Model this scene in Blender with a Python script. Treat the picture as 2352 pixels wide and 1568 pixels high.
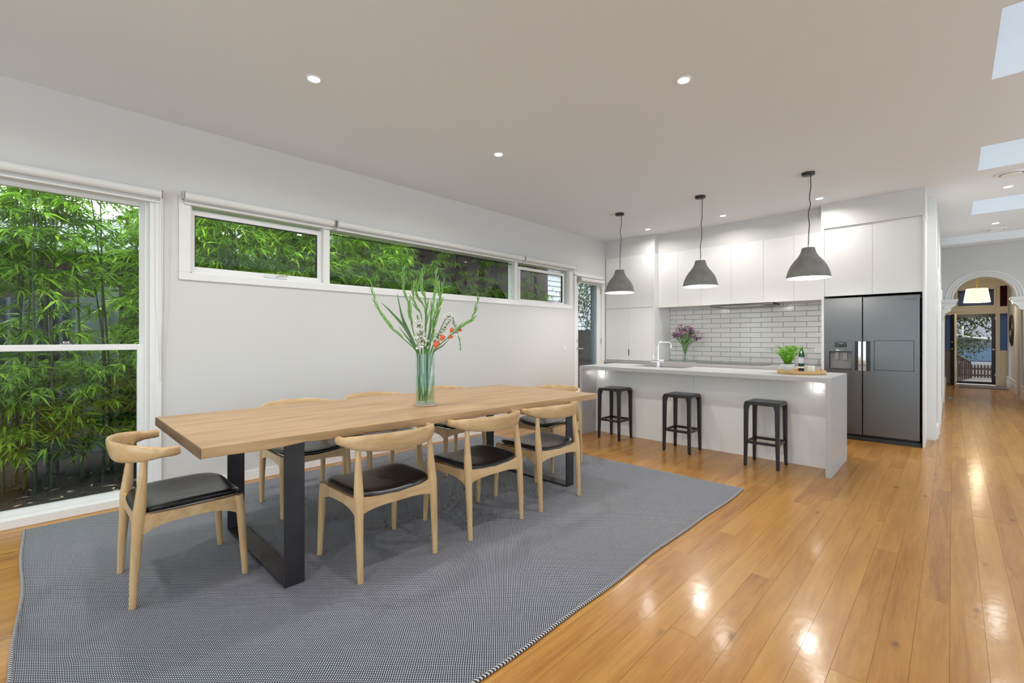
import bpy, math, random
import numpy as np
from mathutils import Vector, Matrix

# ------------------------------------------------------------------ scene, camera, world, exposure
scn = bpy.context.scene
for o in list(bpy.data.objects):
    bpy.data.objects.remove(o, do_unlink=True)
C = scn.collection
R = math.radians
CAM_H = 1.28
YAW = 44.055                       # camera heading, degrees from +X towards +Y
cam_d = bpy.data.cameras.new('camera')
cam_d.sensor_width = 36.0
cam_d.lens = 1045.93 * 36.0 / 2352.0
cam_d.shift_y = (776.0 - 784.0) / 2352.0
cam_d.clip_start = 0.05
cam_d.clip_end = 200
cam = bpy.data.objects.new('camera', cam_d)
cam.location = (0, 0, CAM_H)
cam.rotation_euler = (R(90), 0, R(YAW - 90))
C.objects.link(cam)
scn.camera = cam

scn.view_settings.view_transform = 'Standard'
scn.view_settings.look = 'None'
scn.view_settings.exposure = 0.40
scn.view_settings.gamma = 1.0
scn.view_settings.use_curve_mapping = False
scn.cycles.max_bounces = 7
scn.cycles.diffuse_bounces = 4
scn.cycles.glossy_bounces = 3
scn.cycles.transmission_bounces = 8
scn.cycles.transparent_max_bounces = 14
scn.cycles.caustics_reflective = False
scn.cycles.caustics_refractive = False
scn.cycles.sample_clamp_indirect = 6.0
scn.cycles.use_light_tree = False
scn.cycles.use_adaptive_sampling = True
scn.cycles.adaptive_threshold = 0.07
scn.cycles.adaptive_min_samples = 12

SKY = 5.2
world = bpy.data.worlds.new('overcast_sky')
scn.world = world
world.use_nodes = True
wn = world.node_tree.nodes
wb = wn['Background']
wb.inputs[0].default_value = (0.90, 0.95, 1.0, 1)
wb.inputs[1].default_value = SKY

DOWN_W = 10.5      # watts of one downlight
DOWN_COL = (1.0, 0.97, 0.925)
PEND_W = 18.0

H = 3.03           # ceiling height
W = 4.56           # inner face of the long window wall

# ------------------------------------------------------------------ node / material helpers
MATS = {}

def new_mat(name):
    m = bpy.data.materials.new(name)
    m.use_nodes = True
    nt = m.node_tree
    b = nt.nodes['Principled BSDF']
    MATS[name] = m
    return m, nt, b

def nd(nt, typ, **kw):
    n = nt.nodes.new(typ)
    for k, v in kw.items():
        setattr(n, k, v)
    return n

def lk(nt, a, b):
    nt.links.new(a, b)

def math_n(nt, op, a, b=None, c=None):
    n = nd(nt, 'ShaderNodeMath', operation=op)
    for i, v in enumerate((a, b, c)):
        if v is None:
            continue
        if isinstance(v, (int, float)):
            n.inputs[i].default_value = v
        else:
            lk(nt, v, n.inputs[i])
    return n.outputs[0]

def ramp_n(nt, fac, stops):
    n = nd(nt, 'ShaderNodeValToRGB')
    cr = n.color_ramp
    while len(cr.elements) < len(stops):
        cr.elements.new(0.5)
    for e, (p, c) in zip(cr.elements, stops):
        e.position = p
        e.color = (*c, 1)
    lk(nt, fac, n.inputs[0])
    return n.outputs[0]

def bump_n(nt, b, height, strength=0.2, dist=0.01):
    n = nd(nt, 'ShaderNodeBump')
    n.inputs['Strength'].default_value = strength
    n.inputs['Distance'].default_value = dist
    lk(nt, height, n.inputs['Height'])
    lk(nt, n.outputs[0], b.inputs['Normal'])

def plain(name, col, rough=0.5, metal=0.0, coat=0.0, spec=0.5, var=0.04, vscale=6.0, bump=0.0, bscale=200.0, sheen=0.0):
    m, nt, b = new_mat(name)
    b.inputs['Roughness'].default_value = rough
    b.inputs['Metallic'].default_value = metal
    b.inputs['Coat Weight'].default_value = coat
    b.inputs['Specular IOR Level'].default_value = spec
    b.inputs['Sheen Weight'].default_value = sheen
    tc = nd(nt, 'ShaderNodeTexCoord')
    no = nd(nt, 'ShaderNodeTexNoise')
    no.inputs['Scale'].default_value = vscale
    no.inputs['Detail'].default_value = 3
    lk(nt, tc.outputs['Object'], no.inputs['Vector'])
    lo = tuple(max(0, c * (1 - var)) for c in col)
    hi = tuple(min(1, c * (1 + var)) for c in col)
    if var < 0.02:
        nt.nodes.remove(no)
        b.inputs['Base Color'].default_value = (*col, 1)
    else:
        lk(nt, ramp_n(nt, no.outputs['Fac'], [(0.3, lo), (0.7, hi)]), b.inputs['Base Color'])
    if bump:
        n2 = nd(nt, 'ShaderNodeTexNoise')
        n2.inputs['Scale'].default_value = bscale
        lk(nt, tc.outputs['Object'], n2.inputs['Vector'])
        bump_n(nt, b, n2.outputs['Fac'], bump, 0.002)
    return m

def wood(name, dark, mid, light, rough=0.4, coat=0.0, axis=0, scale=1.0, stretch=14.0, bump=0.08):
    m, nt, b = new_mat(name)
    b.inputs['Roughness'].default_value = rough
    b.inputs['Coat Weight'].default_value = coat
    tc = nd(nt, 'ShaderNodeTexCoord')
    oi = nd(nt, 'ShaderNodeObjectInfo')
    mp = nd(nt, 'ShaderNodeMapping')
    s = [stretch * scale] * 3
    s[axis] = 1.3 * scale
    mp.inputs['Scale'].default_value = s
    lk(nt, tc.outputs['Object'], mp.inputs['Vector'])
    off = nd(nt, 'ShaderNodeVectorMath', operation='ADD')
    lk(nt, mp.outputs[0], off.inputs[0])
    cmb = nd(nt, 'ShaderNodeCombineXYZ')
    r7 = math_n(nt, 'MULTIPLY', oi.outputs['Random'], 37.0)
    for i in range(3):
        lk(nt, r7, cmb.inputs[i])
    lk(nt, cmb.outputs[0], off.inputs[1])
    no = nd(nt, 'ShaderNodeTexNoise')
    no.inputs['Scale'].default_value = 1.0
    no.inputs['Detail'].default_value = 6
    no.inputs['Distortion'].default_value = 0.6
    lk(nt, off.outputs[0], no.inputs['Vector'])
    n2 = nd(nt, 'ShaderNodeTexNoise')
    n2.inputs['Scale'].default_value = 5.0
    n2.inputs['Detail'].default_value = 4
    lk(nt, off.outputs[0], n2.inputs['Vector'])
    f = math_n(nt, 'ADD', math_n(nt, 'MULTIPLY', no.outputs['Fac'], 0.75), math_n(nt, 'MULTIPLY', n2.outputs['Fac'], 0.25))
    lk(nt, ramp_n(nt, f, [(0.30, dark), (0.48, mid), (0.68, light)]), b.inputs['Base Color'])
    bump_n(nt, b, n2.outputs['Fac'], bump, 0.002)
    return m

def emit(name, col, strength):
    m, nt, b = new_mat(name)
    b.inputs['Base Color'].default_value = (*col, 1)
    b.inputs['Emission Color'].default_value = (*col, 1)
    b.inputs['Emission Strength'].default_value = strength
    m.cycles.emission_sampling = 'NONE'      # the lamps beside them do the lighting
    return m

def thin_glass(name, tint=(0.93, 0.96, 0.95), ior=1.5, rough=0.0, gloss=1.0):
    m = bpy.data.materials.new(name)
    m.use_nodes = True
    nt = m.node_tree
    nt.nodes.clear()
    out = nd(nt, 'ShaderNodeOutputMaterial')
    tr = nd(nt, 'ShaderNodeBsdfTransparent')
    tr.inputs[0].default_value = (*tint, 1)
    gl = nd(nt, 'ShaderNodeBsdfGlossy')
    gl.inputs['Roughness'].default_value = rough
    gl.inputs['Color'].default_value = (gloss, gloss, gloss, 1)
    fr = nd(nt, 'ShaderNodeLayerWeight')
    fr.inputs[0].default_value = 0.5
    f0 = ((ior - 1) / (ior + 1)) ** 2
    sch = math_n(nt, 'ADD', math_n(nt, 'MULTIPLY', math_n(nt, 'POWER', fr.outputs['Facing'], 5.0), 1 - f0), f0)
    mx = nd(nt, 'ShaderNodeMixShader')
    lk(nt, sch, mx.inputs[0])
    lk(nt, tr.outputs[0], mx.inputs[1])
    lk(nt, gl.outputs[0], mx.inputs[2])
    lk(nt, mx.outputs[0], out.inputs[0])
    MATS[name] = m
    return m

def leaf_mat(name, dark, light, trans=0.45, rough=0.45):
    m, nt, b = new_mat(name)
    geo = nd(nt, 'ShaderNodeNewGeometry')
    oi = nd(nt, 'ShaderNodeObjectInfo')
    f = math_n(nt, 'FRACT', math_n(nt, 'ADD', geo.outputs['Random Per Island'], oi.outputs['Random']))
    col = ramp_n(nt, f, [(0.0, dark), (0.6, tuple((a + c) / 2 for a, c in zip(dark, light))), (1.0, light)])
    lk(nt, col, b.inputs['Base Color'])
    b.inputs['Roughness'].default_value = rough
    b.inputs['Specular IOR Level'].default_value = 0.25
    tl = nd(nt, 'ShaderNodeBsdfTranslucent')
    lk(nt, col, tl.inputs[0])
    mx = nd(nt, 'ShaderNodeMixShader')
    mx.inputs[0].default_value = trans
    lk(nt, b.outputs[0], mx.inputs[1])
    lk(nt, tl.outputs[0], mx.inputs[2])
    lk(nt, mx.outputs[0], nt.nodes['Material Output'].inputs[0])
    return m

# ------------------------------------------------------------------ mesh helpers
class MB:
    """collects faces; build() links them as ONE mesh object"""
    def __init__(self):
        self.v, self.f, self.s = [], [], []

    def add(self, verts, faces, smooth=False):
        n = len(self.v)
        self.v += [tuple(p) for p in verts]
        self.f += [tuple(i + n for i in f) for f in faces]
        self.s += [smooth] * len(faces)
        return self

    def box(self, x0, x1, y0, y1, z0, z1):
        x0, x1 = min(x0, x1), max(x0, x1)
        y0, y1 = min(y0, y1), max(y0, y1)
        z0, z1 = min(z0, z1), max(z0, z1)
        vs = [(x, y, z) for z in (z0, z1) for y in (y0, y1) for x in (x0, x1)]
        return self.add(vs, [(0, 2, 3, 1), (4, 5, 7, 6), (0, 1, 5, 4), (2, 6, 7, 3), (0, 4, 6, 2), (1, 3, 7, 5)])

    def tube(self, pts, rad, seg=10, caps=True, ratio=1.0):
        """round tube along points; rad scalar or list"""
        pts = [Vector(p) for p in pts]
        n = len(pts)
        rads = rad if isinstance(rad, (list, tuple)) else [rad] * n
        prev = None
        vs = []
        for i, p in enumerate(pts):
            t = (pts[min(i + 1, n - 1)] - pts[max(i - 1, 0)]).normalized()
            if prev is None:
                ref = Vector((0, 0, 1)) if abs(t.z) < 0.9 else Vector((1, 0, 0))
                a = t.cross(ref).normalized()
            else:
                a = (prev - t * prev.dot(t)).normalized()
            prev = a
            b = t.cross(a)
            for k in range(seg):
                an = 2 * math.pi * k / seg
                vs.append(p + (a * math.cos(an) + b * math.sin(an) * ratio) * rads[i])
        fs = []
        for i in range(n - 1):
            for k in range(seg):
                k2 = (k + 1) % seg
                fs.append((i * seg + k, i * seg + k2, (i + 1) * seg + k2, (i + 1) * seg + k))
        self.add(vs, fs, True)
        if caps:
            m = len(self.v) - len(vs)
            self.f.append(tuple(m + k for k in reversed(range(seg))))
            self.f.append(tuple(m + (n - 1) * seg + k for k in range(seg)))
            self.s += [False, False]
        return self

    def lathe(self, prof, seg=32, cx=0, cy=0, smooth=True):
        """prof: list of (r,z), revolved about vertical axis at (cx,cy)"""
        vs, fs = [], []
        n = len(prof)
        for r, z in prof:
            for k in range(seg):
                a = 2 * math.pi * k / seg
                vs.append((cx + r * math.cos(a), cy + r * math.sin(a), z))
        for i in range(n - 1):
            for k in range(seg):
                k2 = (k + 1) % seg
                fs.append((i * seg + k, i * seg + k2, (i + 1) * seg + k2, (i + 1) * seg + k))
        return self.add(vs, fs, smooth)

    def prism(self, poly, z0, z1):
        n = len(poly)
        vs = [(x, y, z0) for x, y in poly] + [(x, y, z1) for x, y in poly]
        fs = [tuple(reversed(range(n))), tuple(range(n, 2 * n))]
        fs += [(i, (i + 1) % n, n + (i + 1) % n, n + i) for i in range(n)]
        return self.add(vs, fs)

    def extrude_x(self, poly, x0, x1):
        """poly in (y,z), extruded along x"""
        n = len(poly)
        vs = [(x0, y, z) for y, z in poly] + [(x1, y, z) for y, z in poly]
        fs = [tuple(reversed(range(n))), tuple(range(n, 2 * n))]
        fs += [(i, (i + 1) % n, n + (i + 1) % n, n + i) for i in range(n)]
        return self.add(vs, fs)

    def grid(self, fn, nu, nv, smooth=True, flip=False):
        vs = [fn(i / (nu - 1), j / (nv - 1)) for j in range(nv) for i in range(nu)]
        fs = []
        for j in range(nv - 1):
            for i in range(nu - 1):
                q = (j * nu + i, j * nu + i + 1, (j + 1) * nu + i + 1, (j + 1) * nu + i)
                fs.append(q[::-1] if flip else q)
        return self.add(vs, fs, smooth)

    def ball(self, c, r, seg=10, rings=7, sq=(1, 1, 1)):
        prof = [(math.sin(math.pi * i / rings), -math.cos(math.pi * i / rings)) for i in range(rings + 1)]
        vs, fs = [], []
        for pr, pz in prof:
            for k in range(seg):
                a = 2 * math.pi * k / seg
                vs.append((c[0] + r * sq[0] * pr * math.cos(a), c[1] + r * sq[1] * pr * math.sin(a), c[2] + r * sq[2] * pz))
        for i in range(rings):
            for k in range(seg):
                k2 = (k + 1) % seg
                fs.append((i * seg + k, i * seg + k2, (i + 1) * seg + k2, (i + 1) * seg + k))
        return self.add(vs, fs, True)

    def mesh(self, name, mat, org=(0, 0, 0)):
        me = bpy.data.meshes.new(name)
        ox, oy, oz = org
        me.from_pydata([(x - ox, y - oy, z - oz) for x, y, z in self.v], [], self.f)
        me.polygons.foreach_set('use_smooth', self.s)
        me.materials.append(MATS[mat] if isinstance(mat, str) else mat)
        me.validate()
        me.update()
        return me

    def build(self, name, mat, parent=None, world=True, bevel=0.0, kind=None, sharp=True):
        org = origin(parent) if (parent is not None and world) else (0, 0, 0)
        me = self.mesh(name, mat, org)
        if sharp and any(self.s):
            me.set_sharp_from_angle(angle=R(50))
        o = bpy.data.objects.new(name, me)
        C.objects.link(o)
        if parent is not None:
            o.parent = parent
        if bevel:
            bv = o.modifiers.new('bevel', 'BEVEL')
            bv.width = bevel
            bv.segments = 2
            bv.limit_method = 'ANGLE'
        if kind:
            o['kind'] = kind
        return o

def origin(o):
    x = y = z = 0.0
    while o is not None:
        x += o.location[0]; y += o.location[1]; z += o.location[2]
        o = o.parent
    return (x, y, z)

def thing(name, label, cat, loc=(0, 0, 0), rotz=0.0, group=None):
    o = bpy.data.objects.new(name, None)
    o.empty_display_size = 0.1
    C.objects.link(o)
    o.location = loc
    o.rotation_euler = (0, 0, rotz)
    return tag(o, label, cat, group)

def tag(o, label, cat, group=None):
    o['label'] = label
    o['category'] = cat
    if group:
        o['group'] = group
    return o

def struct(o):
    o['kind'] = 'structure'
    return o

def sempty(name, loc):
    o = bpy.data.objects.new(name, None)
    o.empty_display_size = 0.1
    C.objects.link(o)
    o.location = loc
    return struct(o)

def dup(root, loc, rotz, label=None, group=None):
    r = root.copy(); C.objects.link(r)
    r.location = loc; r.rotation_euler = (0, 0, rotz)
    if label: r['label'] = label
    if group: r['group'] = group
    for ch in [c for c in bpy.data.objects if c.parent == root]:
        c = ch.copy(); C.objects.link(c); c.parent = r
        for g in [q for q in bpy.data.objects if q.parent == ch]:
            d = g.copy(); C.objects.link(d); d.parent = c
    return r

def holes_plate(mb, axis, u0, u1, v0, v1, w0, w1, holes):
    """plate with rectangular holes. axis 'y': u=x v=z w=y ; 'x': u=y v=z w=x ; 'z': u=x v=y w=z"""
    us = sorted({u0, u1, *[h[0] for h in holes], *[h[1] for h in holes]})
    vs = sorted({v0, v1, *[h[2] for h in holes], *[h[3] for h in holes]})
    us = [u for u in us if u0 <= u <= u1]
    vs = [v for v in vs if v0 <= v <= v1]
    for i in range(len(us) - 1):
        run = None
        for j in range(len(vs) - 1):
            cu, cv = (us[i] + us[i + 1]) / 2, (vs[j] + vs[j + 1]) / 2
            solid = not any(h[0] < cu < h[1] and h[2] < cv < h[3] for h in holes)
            if solid and run is None:
                run = vs[j]
            if run is not None and (not solid or j == len(vs) - 2):
                end = vs[j + 1] if solid else vs[j]
                a, b = us[i], us[i + 1]
                if axis == 'y': mb.box(a, b, w0, w1, run, end)
                elif axis == 'x': mb.box(w0, w1, a, b, run, end)
                else: mb.box(a, b, run, end, w0, w1)
                run = None
    return mb

def fast_mesh(name, verts, tris, mat, smooth=False):
    me = bpy.data.meshes.new(name)
    n, m = len(verts), len(tris)
    me.vertices.add(n)
    me.vertices.foreach_set('co', np.asarray(verts, np.float32).ravel())
    me.loops.add(m * 3)
    me.loops.foreach_set('vertex_index', np.asarray(tris, np.int32).ravel())
    me.polygons.add(m)
    me.polygons.foreach_set('loop_start', np.arange(0, m * 3, 3, dtype=np.int32))
    me.polygons.foreach_set('loop_total', np.full(m, 3, np.int32))
    me.polygons.foreach_set('use_smooth', np.full(m, smooth))
    me.materials.append(MATS[mat])
    me.update(calc_edges=True)
    me.validate()
    return me

def leaves(pos, dirs, length, width, rng, droop=0.25, fold=0.25):
    """arrays of pointed leaves -> verts, tris (5 verts, 4 tris each)"""
    n = len(pos)
    d = dirs / np.linalg.norm(dirs, axis=1)[:, None]
    up = np.tile(np.array([0, 0, 1.0]), (n, 1)) + rng.normal(0, 0.35, (n, 3))
    s = np.cross(d, up); s /= np.linalg.norm(s, axis=1)[:, None] + 1e-9
    nn = np.cross(s, d)
    L = length[:, None]; Wd = width[:, None]
    base = pos
    mid = pos + d * L * 0.42 - nn * Wd * fold
    left = pos + d * L * 0.38 + s * Wd
    right = pos + d * L * 0.38 - s * Wd
    tip = pos + d * L - np.array([0, 0, 1.0]) * L * droop
    v = np.stack([base, left, mid, right, tip], 1).reshape(-1, 3)
    t = np.array([[0, 2, 1], [0, 3, 2], [1, 2, 4], [2, 3, 4]])
    tr = (t[None] + (np.arange(n) * 5)[:, None, None]).reshape(-1, 3)
    return v, tr

def text_mesh(body, size, extrude=0.0005):
    cu = bpy.data.curves.new('t', 'FONT')
    cu.body = body; cu.size = size; cu.extrude = extrude
    cu.align_x = 'CENTER'; cu.align_y = 'CENTER'
    o = bpy.data.objects.new('t', cu); C.objects.link(o)
    dg = bpy.context.evaluated_depsgraph_get()
    me = bpy.data.meshes.new_from_object(o.evaluated_get(dg))
    bpy.data.objects.remove(o, do_unlink=True)
    return me

# ------------------------------------------------------------------ materials
plain('wall_paint', (0.675, 0.67, 0.655), 0.6, var=0.015)
plain('ceiling_paint', (0.79, 0.815, 0.84), 0.7, var=0.015, vscale=1.0)
plain('trim_gloss', (0.82, 0.82, 0.81), 0.3, var=0.01)
plain('cream_paint', (0.78, 0.72, 0.58), 0.4, var=0.02)
plain('cabinet_white', (0.80, 0.80, 0.79), 0.28, var=0.01)
plain('cabinet_edge', (0.70, 0.70, 0.69), 0.4, var=0.01)
plain('stone_grey', (0.45, 0.447, 0.45), 0.32, var=0.05, vscale=260)
plain('island_panel', (0.85, 0.85, 0.84), 0.4, var=0.01)
plain('black_plastic', (0.012, 0.012, 0.013), 0.4, var=0.1)
plain('black_gloss', (0.01, 0.01, 0.011), 0.08, var=0.05)
plain('black_paint', (0.017, 0.017, 0.02), 0.32, var=0.1)
plain('black_steel', (0.03, 0.028, 0.032), 0.42, metal=0.3, var=0.15, vscale=9)
plain('leather', (0.010, 0.010, 0.012), 0.28, var=0.15, vscale=30, bump=0.12, bscale=420)
plain('chrome', (0.82, 0.83, 0.85), 0.07, metal=1, var=0.01)
plain('satin_metal', (0.62, 0.61, 0.59), 0.3, metal=1, var=0.03)
plain('dark_metal', (0.12, 0.115, 0.11), 0.35, metal=0.9, var=0.05)
plain('concrete', (0.25, 0.242, 0.236), 0.8, var=0.16, vscale=9, bump=0.15, bscale=120)
plain('shade_white', (0.85, 0.85, 0.84), 0.6, var=0.01)
plain('white_plastic', (0.82, 0.82, 0.80), 0.35, var=0.01)
plain('grey_plastic', (0.22, 0.22, 0.225), 0.4, var=0.03)
plain('light_grey_plastic', (0.45, 0.45, 0.45), 0.4, var=0.03)
plain('blind_fabric', (0.76, 0.76, 0.745), 0.75, var=0.01)
plain('tile_glaze', (0.72, 0.71, 0.69), 0.12, var=0.015, vscale=4)
plain('grout', (0.16, 0.155, 0.15), 0.9, var=0.05)
plain('bamboo_wood', (0.62, 0.40, 0.17), 0.45, var=0.08, vscale=12)
plain('cork', (0.42, 0.33, 0.27), 0.9, var=0.2, vscale=120)
plain('pot_ceramic', (0.66, 0.68, 0.71), 0.55, var=0.04)
plain('soil', (0.035, 0.025, 0.018), 0.95, var=0.4, vscale=60)
plain('candle_wax', (0.85, 0.80, 0.68), 0.5, var=0.02)
plain('navy_glass', (0.02, 0.025, 0.10), 0.1, var=0.05)
plain('green_bottle', (0.01, 0.07, 0.025), 0.08, var=0.05)
plain('paper_label', (0.62, 0.66, 0.68), 0.6, var=0.12, vscale=30)
plain('stem_green', (0.10, 0.25, 0.045), 0.5, var=0.15, vscale=40)
plain('bract_green', (0.16, 0.34, 0.075), 0.45, var=0.25, vscale=50)
plain('blade_green', (0.055, 0.16, 0.035), 0.4, var=0.2, vscale=25)
plain('petal_white', (0.85, 0.85, 0.82), 0.6, var=0.03)
plain('petal_coral', (0.86, 0.17, 0.07), 0.5, var=0.15, vscale=60)
plain('petal_purple', (0.22, 0.06, 0.20), 0.6, var=0.4, vscale=80)
plain('petal_lilac', (0.50, 0.30, 0.42), 0.6, var=0.3, vscale=80)
plain('fence_steel', (0.045, 0.06, 0.10), 0.45, metal=0.0, var=0.25, vscale=3)
plain('fibre_sheet', (0.20, 0.23, 0.26), 0.8, var=0.2, vscale=4)
plain('mulch', (0.025, 0.017, 0.013), 0.95, var=0.6, vscale=30, bump=0.8, bscale=60)
plain('dry_leaf', (0.42, 0.34, 0.24), 0.8, var=0.3)
plain('culm', (0.055, 0.095, 0.035), 0.45, var=0.3, vscale=8)
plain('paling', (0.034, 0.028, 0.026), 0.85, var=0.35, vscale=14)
plain('weatherboard', (0.30, 0.31, 0.33), 0.6, var=0.03)
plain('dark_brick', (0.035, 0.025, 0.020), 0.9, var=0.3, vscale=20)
plain('bark', (0.10, 0.07, 0.05), 0.9, var=0.4, vscale=20)
plain('pale_bark', (0.62, 0.58, 0.53), 0.8, var=0.15, vscale=20)
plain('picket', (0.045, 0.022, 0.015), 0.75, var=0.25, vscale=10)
plain('path', (0.16, 0.15, 0.14), 0.9, var=0.15, vscale=5)
plain('lawn', (0.05, 0.09, 0.03), 0.95, var=0.5, vscale=20)
plain('door_black', (0.010, 0.012, 0.018), 0.3, var=0.1)
plain('blue_glass', (0.10, 0.16, 0.42), 0.15, var=0.06)
plain('maroon_glass', (0.05, 0.015, 0.018), 0.15, var=0.06)
plain('grey_glass', (0.13, 0.14, 0.16), 0.12, var=0.06)
plain('mirror', (0.75, 0.80, 0.88), 0.03, metal=1, var=0.0)
plain('mat_fibre', (0.16, 0.145, 0.13), 0.95, var=0.3, vscale=40, bump=0.5, bscale=300)
plain('brass', (0.75, 0.52, 0.20), 0.25, metal=1, var=0.02)
plain('rubber_foot', (0.6, 0.6, 0.58), 0.6, var=0.02)
plain('blue_paint', (0.12, 0.20, 0.30), 0.5, var=0.05)
emit('lens_glow', (1.0, 0.96, 0.90), 22.0)
emit('pendant_glow', (1.0, 0.96, 0.90), 5.0)
emit('night_glow', (1.0, 0.97, 0.92), 7.0)
emit('shade_glow', (1.0, 0.92, 0.76), 0.62)
thin_glass('window_glass', (0.93, 0.96, 0.955), 1.45)
thin_glass('skylight_glass', (0.46, 0.475, 0.49), 1.45)
thin_glass('tinted_glass', (0.64, 0.68, 0.70), 1.45)  # panes of the added windows; tint sets how much daylight enters
thin_glass('vase_glass', (0.90, 0.94, 0.94), 1.5)
thin_glass('water_thin', (0.86, 0.95, 0.80), 1.33)
thin_glass('jar_glass', (0.95, 0.96, 0.95), 1.4)
wood('end_grain', (0.10, 0.06, 0.035), (0.17, 0.105, 0.06), (0.24, 0.15, 0.09), 0.6, axis=1, scale=2.0, stretch=8)
wood('oak_chair', (0.44, 0.275, 0.125), (0.56, 0.37, 0.18), (0.64, 0.45, 0.245), 0.38, axis=2, scale=2.0, stretch=10)
wood('oak_bow', (0.45, 0.285, 0.13), (0.58, 0.385, 0.19), (0.66, 0.465, 0.255), 0.3, coat=0.15, axis=0, scale=2.0, stretch=10)
wood('oak_table', (0.33, 0.20, 0.098), (0.45, 0.285, 0.15), (0.545, 0.365, 0.20), 0.42, axis=0, scale=1.1, stretch=9)
leaf_mat('bamboo_leaf', (0.06, 0.20, 0.012), (0.46, 0.74, 0.06), 0.5)
leaf_mat('tree_leaf', (0.015, 0.04, 0.012), (0.08, 0.16, 0.04), 0.35)
leaf_mat('front_leaf', (0.02, 0.035, 0.01), (0.11, 0.15, 0.05), 0.35)
leaf_mat('fern_leaf', (0.06, 0.24, 0.015), (0.30, 0.58, 0.06), 0.4)

def stainless():
    m, nt, b = new_mat('stainless')
    b.inputs['Metallic'].default_value = 1.0
    b.inputs['Roughness'].default_value = 0.34
    b.inputs['Anisotropic'].default_value = 0.5
    tc = nd(nt, 'ShaderNodeTexCoord')
    mp = nd(nt, 'ShaderNodeMapping'); mp.inputs['Scale'].default_value = (3, 3, 900)
    lk(nt, tc.outputs['Object'], mp.inputs[0])
    no = nd(nt, 'ShaderNodeTexNoise'); no.inputs['Scale'].default_value = 1.0
    lk(nt, mp.outputs[0], no.inputs['Vector'])
    lk(nt, ramp_n(nt, no.outputs['Fac'], [(0.3, (0.125, 0.122, 0.121)), (0.7, (0.15, 0.146, 0.144))]), b.inputs['Base Color'])
stainless()

def floor_mat():
    m, nt, b = new_mat('floorboard')
    geo = nd(nt, 'ShaderNodeNewGeometry')
    oi = nd(nt, 'ShaderNodeObjectInfo')
    rnd = math_n(nt, 'FRACT', math_n(nt, 'ADD', geo.outputs['Random Per Island'], oi.outputs['Random']))
    mp = nd(nt, 'ShaderNodeMapping'); mp.inputs['Scale'].default_value = (1.1, 13, 1)
    lk(nt, geo.outputs['Position'], mp.inputs[0])
    cb = nd(nt, 'ShaderNodeCombineXYZ')
    lk(nt, math_n(nt, 'MULTIPLY', rnd, 53.0), cb.inputs[0])
    lk(nt, math_n(nt, 'MULTIPLY', rnd, 91.0), cb.inputs[2])
    ad = nd(nt, 'ShaderNodeVectorMath', operation='ADD')
    lk(nt, mp.outputs[0], ad.inputs[0]); lk(nt, cb.outputs[0], ad.inputs[1])
    n1 = nd(nt, 'ShaderNodeTexNoise'); n1.inputs['Scale'].default_value = 1.2; n1.inputs['Detail'].default_value = 7; n1.inputs['Distortion'].default_value = 0.8
    lk(nt, ad.outputs[0], n1.inputs['Vector'])
    n2 = nd(nt, 'ShaderNodeTexNoise'); n2.inputs['Scale'].default_value = 7.0; n2.inputs['Detail'].default_value = 3
    lk(nt, ad.outputs[0], n2.inputs['Vector'])
    f = math_n(nt, 'ADD', math_n(nt, 'MULTIPLY', n1.outputs['Fac'], 0.55), math_n(nt, 'MULTIPLY', rnd, 0.20))
    f = math_n(nt, 'ADD', f, math_n(nt, 'MULTIPLY', n2.outputs['Fac'], 0.26))
    col = ramp_n(nt, f, [(0.27, (0.27, 0.105, 0.022)), (0.42, (0.39, 0.175, 0.036)), (0.56, (0.465, 0.228, 0.050)), (0.74, (0.54, 0.285, 0.072))])
    # knots and gum veins: sparse dark spots
    mp2 = nd(nt, 'ShaderNodeMapping'); mp2.inputs['Scale'].default_value = (2.6, 6.5, 1)
    lk(nt, geo.outputs['Position'], mp2.inputs[0])
    vo = nd(nt, 'ShaderNodeTexVoronoi'); vo.inputs['Scale'].default_value = 1.0
    n3 = nd(nt, 'ShaderNodeTexNoise'); n3.inputs['Scale'].default_value = 14.0
    lk(nt, geo.outputs['Position'], n3.inputs['Vector'])
    wob = nd(nt, 'ShaderNodeMixRGB'); wob.inputs[0].default_value = 0.12
    lk(nt, mp2.outputs[0], wob.inputs[1]); lk(nt, n3.outputs['Color'], wob.inputs[2])
    lk(nt, wob.outputs[0], vo.inputs['Vector'])
    k = nd(nt, 'ShaderNodeMapRange'); k.inputs['From Min'].default_value = 0.03; k.inputs['From Max'].default_value = 0.12
    k.inputs['To Min'].default_value = 0.75; k.inputs['To Max'].default_value = 0.0
    lk(nt, vo.outputs['Distance'], k.inputs['Value'])
    mx = nd(nt, 'ShaderNodeMixRGB')
    lk(nt, k.outputs[0], mx.inputs[0]); lk(nt, col, mx.inputs[1]); mx.inputs[2].default_value = (0.10, 0.045, 0.018, 1)
    lk(nt, mx.outputs[0], b.inputs['Base Color'])
    b.inputs['Roughness'].default_value = 0.34
    b.inputs['Coat Weight'].default_value = 0.34
    b.inputs['Coat Roughness'].default_value = 0.14
    b.inputs['Specular IOR Level'].default_value = 0.2
    n4 = nd(nt, 'ShaderNodeTexNoise'); n4.inputs['Scale'].default_value = 9.0; n4.inputs['Detail'].default_value = 4
    lk(nt, geo.outputs['Position'], n4.inputs['Vector'])
    bp = nd(nt, 'ShaderNodeBump'); bp.inputs['Strength'].default_value = 0.10; bp.inputs['Distance'].default_value = 0.01
    lk(nt, n4.outputs['Fac'], bp.inputs['Height'])
    lk(nt, bp.outputs[0], b.inputs['Normal']); lk(nt, bp.outputs[0], b.inputs['Coat Normal'])
floor_mat()

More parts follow.
